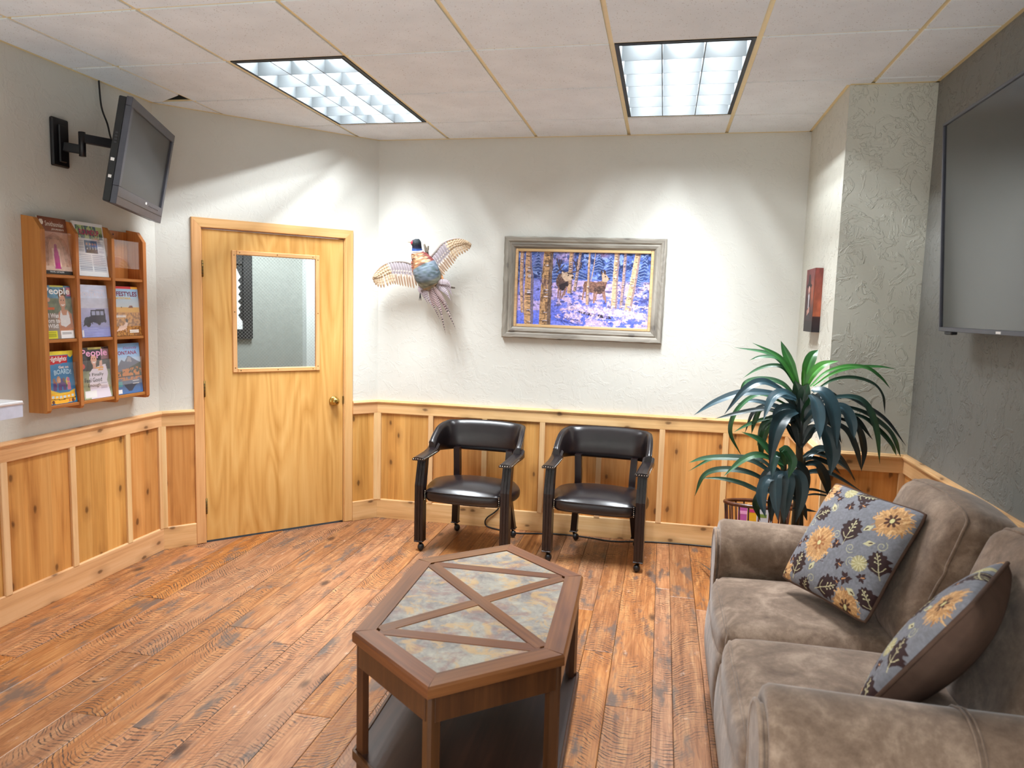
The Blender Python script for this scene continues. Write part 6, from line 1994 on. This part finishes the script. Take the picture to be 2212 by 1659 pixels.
# ------------------------------------------------------------------ throw pillows
def damask(p, c, s, rot, flip=1):
    ca_, sa_ = math.cos(rot), math.sin(rot)
    def q(x, y): return (c[0] + (x * ca_ * flip - y * sa_) * s, c[1] + (x * sa_ * flip + y * ca_) * s)
    D = (50, 28, 28)
    out = []
    N_ = 64
    for k in range(N_):
        a = 2 * PI * k / N_
        r = .36 + .045 * math.cos(a * 11)
        x = 1.45 * r * math.sin(a) * (.92 if math.cos(a) > 0 else 1.0); y = -.18 - r * 1.25 * math.cos(a)
        out.append(q(x * (1.0 - .35 * max(0, math.cos(a))), y))
    p.poly(out, D)
    p.poly([q(-.52, .05), q(-.40, .30), q(-.20, .44), q(0, .62), q(.20, .44), q(.40, .30), q(.52, .05), q(.30, .14), q(.12, .06), q(0, .22), q(-.12, .06), q(-.30, .14)], D)
    CR = (198, 188, 150)
    p.line([q(0, .75), q(0, .3), q(.02, -.1), q(-.02, -.45)], .007 * s / .2, CR)
    for k, (x, y) in enumerate(((.12, -.02), (-.13, -.10), (.12, -.22), (-.11, -.30), (.08, -.40), (-.02, -.50))): p.line([q(0, y + .10), q(x, y)], .0055 * s / .2, CR); p.ell(q(x, y), .038 * s, .038 * s, CR)
    p.line([q(-.30, .18), q(-.14, .34), q(0, .40), q(.14, .34), q(.30, .18)], .006 * s / .2, CR)


def mum(p, c, r, sq=1.0, rot=0.0, core=(74, 40, 26)):
    rr = random.Random(int(c[0] * 1000))
    p.ell(c, r * .80, r * .80 * sq, (178, 134, 88))
    for k in range(110):
        a = rr.uniform(0, 2 * PI); l0 = r * math.sqrt(rr.uniform(.05, .75)); l1 = min(r * rr.uniform(.9, 1.06), l0 + r * rr.uniform(.14, .3)); a2 = a + rr.uniform(-.22, .22)
        p.line([(c[0] + math.cos(a) * l0, c[1] + math.sin(a) * sq * l0), (c[0] + math.cos(a2) * l1, c[1] + math.sin(a2) * sq * l1)], r * rr.uniform(.035, .085), rr.choice(((196, 148, 96), (214, 172, 122), (166, 118, 72), (206, 160, 108))))
    for k in range(8):
        a = 2 * PI * k / 8
        p.line([c, (c[0] + math.cos(a) * r * .34, c[1] + math.sin(a) * r * .34 * sq)], r * .13, core)
    p.ell(c, r * .11, r * .14, (206, 196, 140))


def lily(p, c, r, rot):
    for k in range(6):
        a = rot + 2 * PI * k / 6 + (.2 if k % 2 else 0)
        l = r * (1.0 if k % 2 else .8)
        t_ = (c[0] + math.cos(a) * l, c[1] + math.sin(a) * l); n_ = (-math.sin(a) * r * .26, math.cos(a) * r * .26); mm = (c[0] + math.cos(a) * l * .5, c[1] + math.sin(a) * l * .5)
        p.poly([c, (mm[0] + n_[0], mm[1] + n_[1]), t_, (mm[0] - n_[0], mm[1] - n_[1])], (52, 28, 28))
    p.line([c, (c[0] + math.cos(rot) * r * .45, c[1] + math.sin(rot) * r * .45)], r * .16, (200, 140, 90))


def scroll(p, c, r, a0, col=(176, 172, 144), turns=1.3):
    p.line([(c[0] + math.cos(a0 + t * 2 * PI * turns) * r * (1 - t * .75), c[1] + math.sin(a0 + t * 2 * PI * turns) * r * (1 - t * .75)) for t in np.linspace(0, 1, 18)], .006, col)


def pillow_pic():
    p = Pic(250, 250, (120, 120, 127))
    p.mottle(60, 60, .10, 3)
    for c in ((.25, .24), (.10, .44), (.66, .52), (.40, .90), (.72, .62), (.30, .72), (.88, .40), (.46, .46), (.92, .86), (.20, .60)): scroll(p, c, .045, c[0] * 20)
    scroll(p, (.43, .68), .05, 1.0, (58, 34, 34))
    for c, s, r, f in (((.57, .38), .19, .0, 1), ((.19, .83), .18, .05, 1), ((.58, .90), .18, 1.1, 1), ((.15, .33), .15, .9, -1), ((.92, .54), .16, -.5, 1), ((.46, .03), .15, 1.4, 1), ((.96, .83), .15, -.8, 1), ((.33, .99), .13, .3, 1)): damask(p, c, s, r, f)
    mum(p, (.83, .17), .165, .95); mum(p, (.315, .585), .16, 1.15, .3, (150, 96, 56)); mum(p, (.80, .97), .15); mum(p, (.02, .95), .14); mum(p, (.03, .10), .13)
    for c, r, a in (((.165, .10), .055, -.6), ((.41, .175), .06, 1.2), ((.51, .125), .06, .2), ((.07, .66), .055, -.8), ((.125, .60), .05, .6), ((.505, .535), .06, -1.4), ((.62, .68), .06, .3), ((.735, .765), .07, 2.6), ((.24, .14), .045, 2.4), ((.08, .80), .05, .8), ((.86, .70), .05, -.4), ((.66, .82), .045, .5)): lily(p, c, r, a)
    CR = (192, 184, 146)
    for c, r in (((.79, .605), .062), ((.295, .055), .05)):
        for k in range(22):
            a = 2 * PI * k / 22
            p.line([c, (c[0] + math.cos(a) * r, c[1] + math.sin(a) * r)], .013, CR if k % 2 else (164, 152, 104))
    for c, a in (((.25, .235), .8), ((.82, .84), .2), ((.70, .30), 2.2), ((.02, .52), .5), ((.36, .80), 1.9), ((.78, .42), -.5)):
        d = (math.cos(a) * .05, math.sin(a) * .05); n_ = (-d[1] * .55, d[0] * .55)
        p.poly([(c[0] - d[0], c[1] - d[1]), (c[0] + n_[0], c[1] + n_[1]), (c[0] + d[0], c[1] + d[1]), (c[0] - n_[0], c[1] - n_[1])], CR); p.line([c, (c[0] + d[0] * .5, c[1] + d[1] * .5)], .012, (62, 36, 32))
    p.mottle(70, 70, .08, 9)
    return p


PP = pillow_pic()


def pillow(label, c, n_, rt_, up_, w, fat, fatb):
    M3 = Matrix((rt_, up_, n_)).transposed()
    t = thing('throw_pillow', label, 'pillow', c, rot=M3, group='floral pillows on the loveseat')
    def edge(u, v):
        x, y = 2 * u - 1, 1 - 2 * v
        ear = 1 - .05 * (abs(x * y)) ** 5
        return x * ear * (1 - .055 * (1 - y * y)) * w / 2, y * ear * (1 - .055 * (1 - x * x)) * w / 2, x, y
    def face(u, v, sg):
        ex, ey, x, y = edge(u, v)
        h = (fat if sg > 0 else fatb) * (max(0, (1 - x ** 2) * (1 - y ** 2))) ** .42
        h += .004 * math.sin(5 * x + 3 * y) * (1 - x * x) * (1 - y * y)
        return (ex, ey, sg * (h + .002))
    print_mesh('front_cover', PP, lambda u, v: face(u, v, 1), EMBROID, t)
    n = 34
    vs = [face(i / n, j / n, -1) for j in range(n + 1) for i in range(n + 1)]
    fs = [(j * (n + 1) + i, (j + 1) * (n + 1) + i, (j + 1) * (n + 1) + i + 1, j * (n + 1) + i + 1) for j in range(n) for i in range(n)]
    MB().add(vs, fs, True).build('back_cover', SUEDE_D, t, fix=False)
    L = [edge(k / 20, 0)[:2] for k in range(20)] + [edge(1, k / 20)[:2] for k in range(20)] + [edge(1 - k / 20, 1)[:2] for k in range(20)] + [edge(0, 1 - k / 20)[:2] for k in range(21)]
    MB().tube([(x, y, 0) for x, y in L], .0058, 7).build('piping', SUEDE_D, t)
    return t


SUEDE_D = plain('brown_pillow_back', srgb(84, 64, 54), 0.85, 0.0, 0.15, 18, 0.1, spec=.15)


def basis(a, b, g):
    n_ = Vector((math.cos(a) * math.cos(b), math.sin(a) * math.cos(b), math.sin(b)))
    r0 = Vector((-math.sin(a), math.cos(a), 0)); u0 = n_.cross(r0)
    return n_, r0 * math.cos(g) + u0 * math.sin(g), u0 * math.cos(g) - r0 * math.sin(g)


PW = .43
n_, r_, u_ = basis(-2.62, .55, -.012)
pillow('floral throw pillow leaning in the far corner of the loveseat, its pattern facing the room', Vector((.683, 2.684, .742)), n_, r_, u_, .424, .062, .045)
n_, r_, u_ = basis(2.58, .55, .02)
pillow('floral throw pillow behind the near sofa arm, seen edge-on with its brown back showing', Vector((.725, 1.985, .735)), n_, r_, u_, .445, .062, .09)
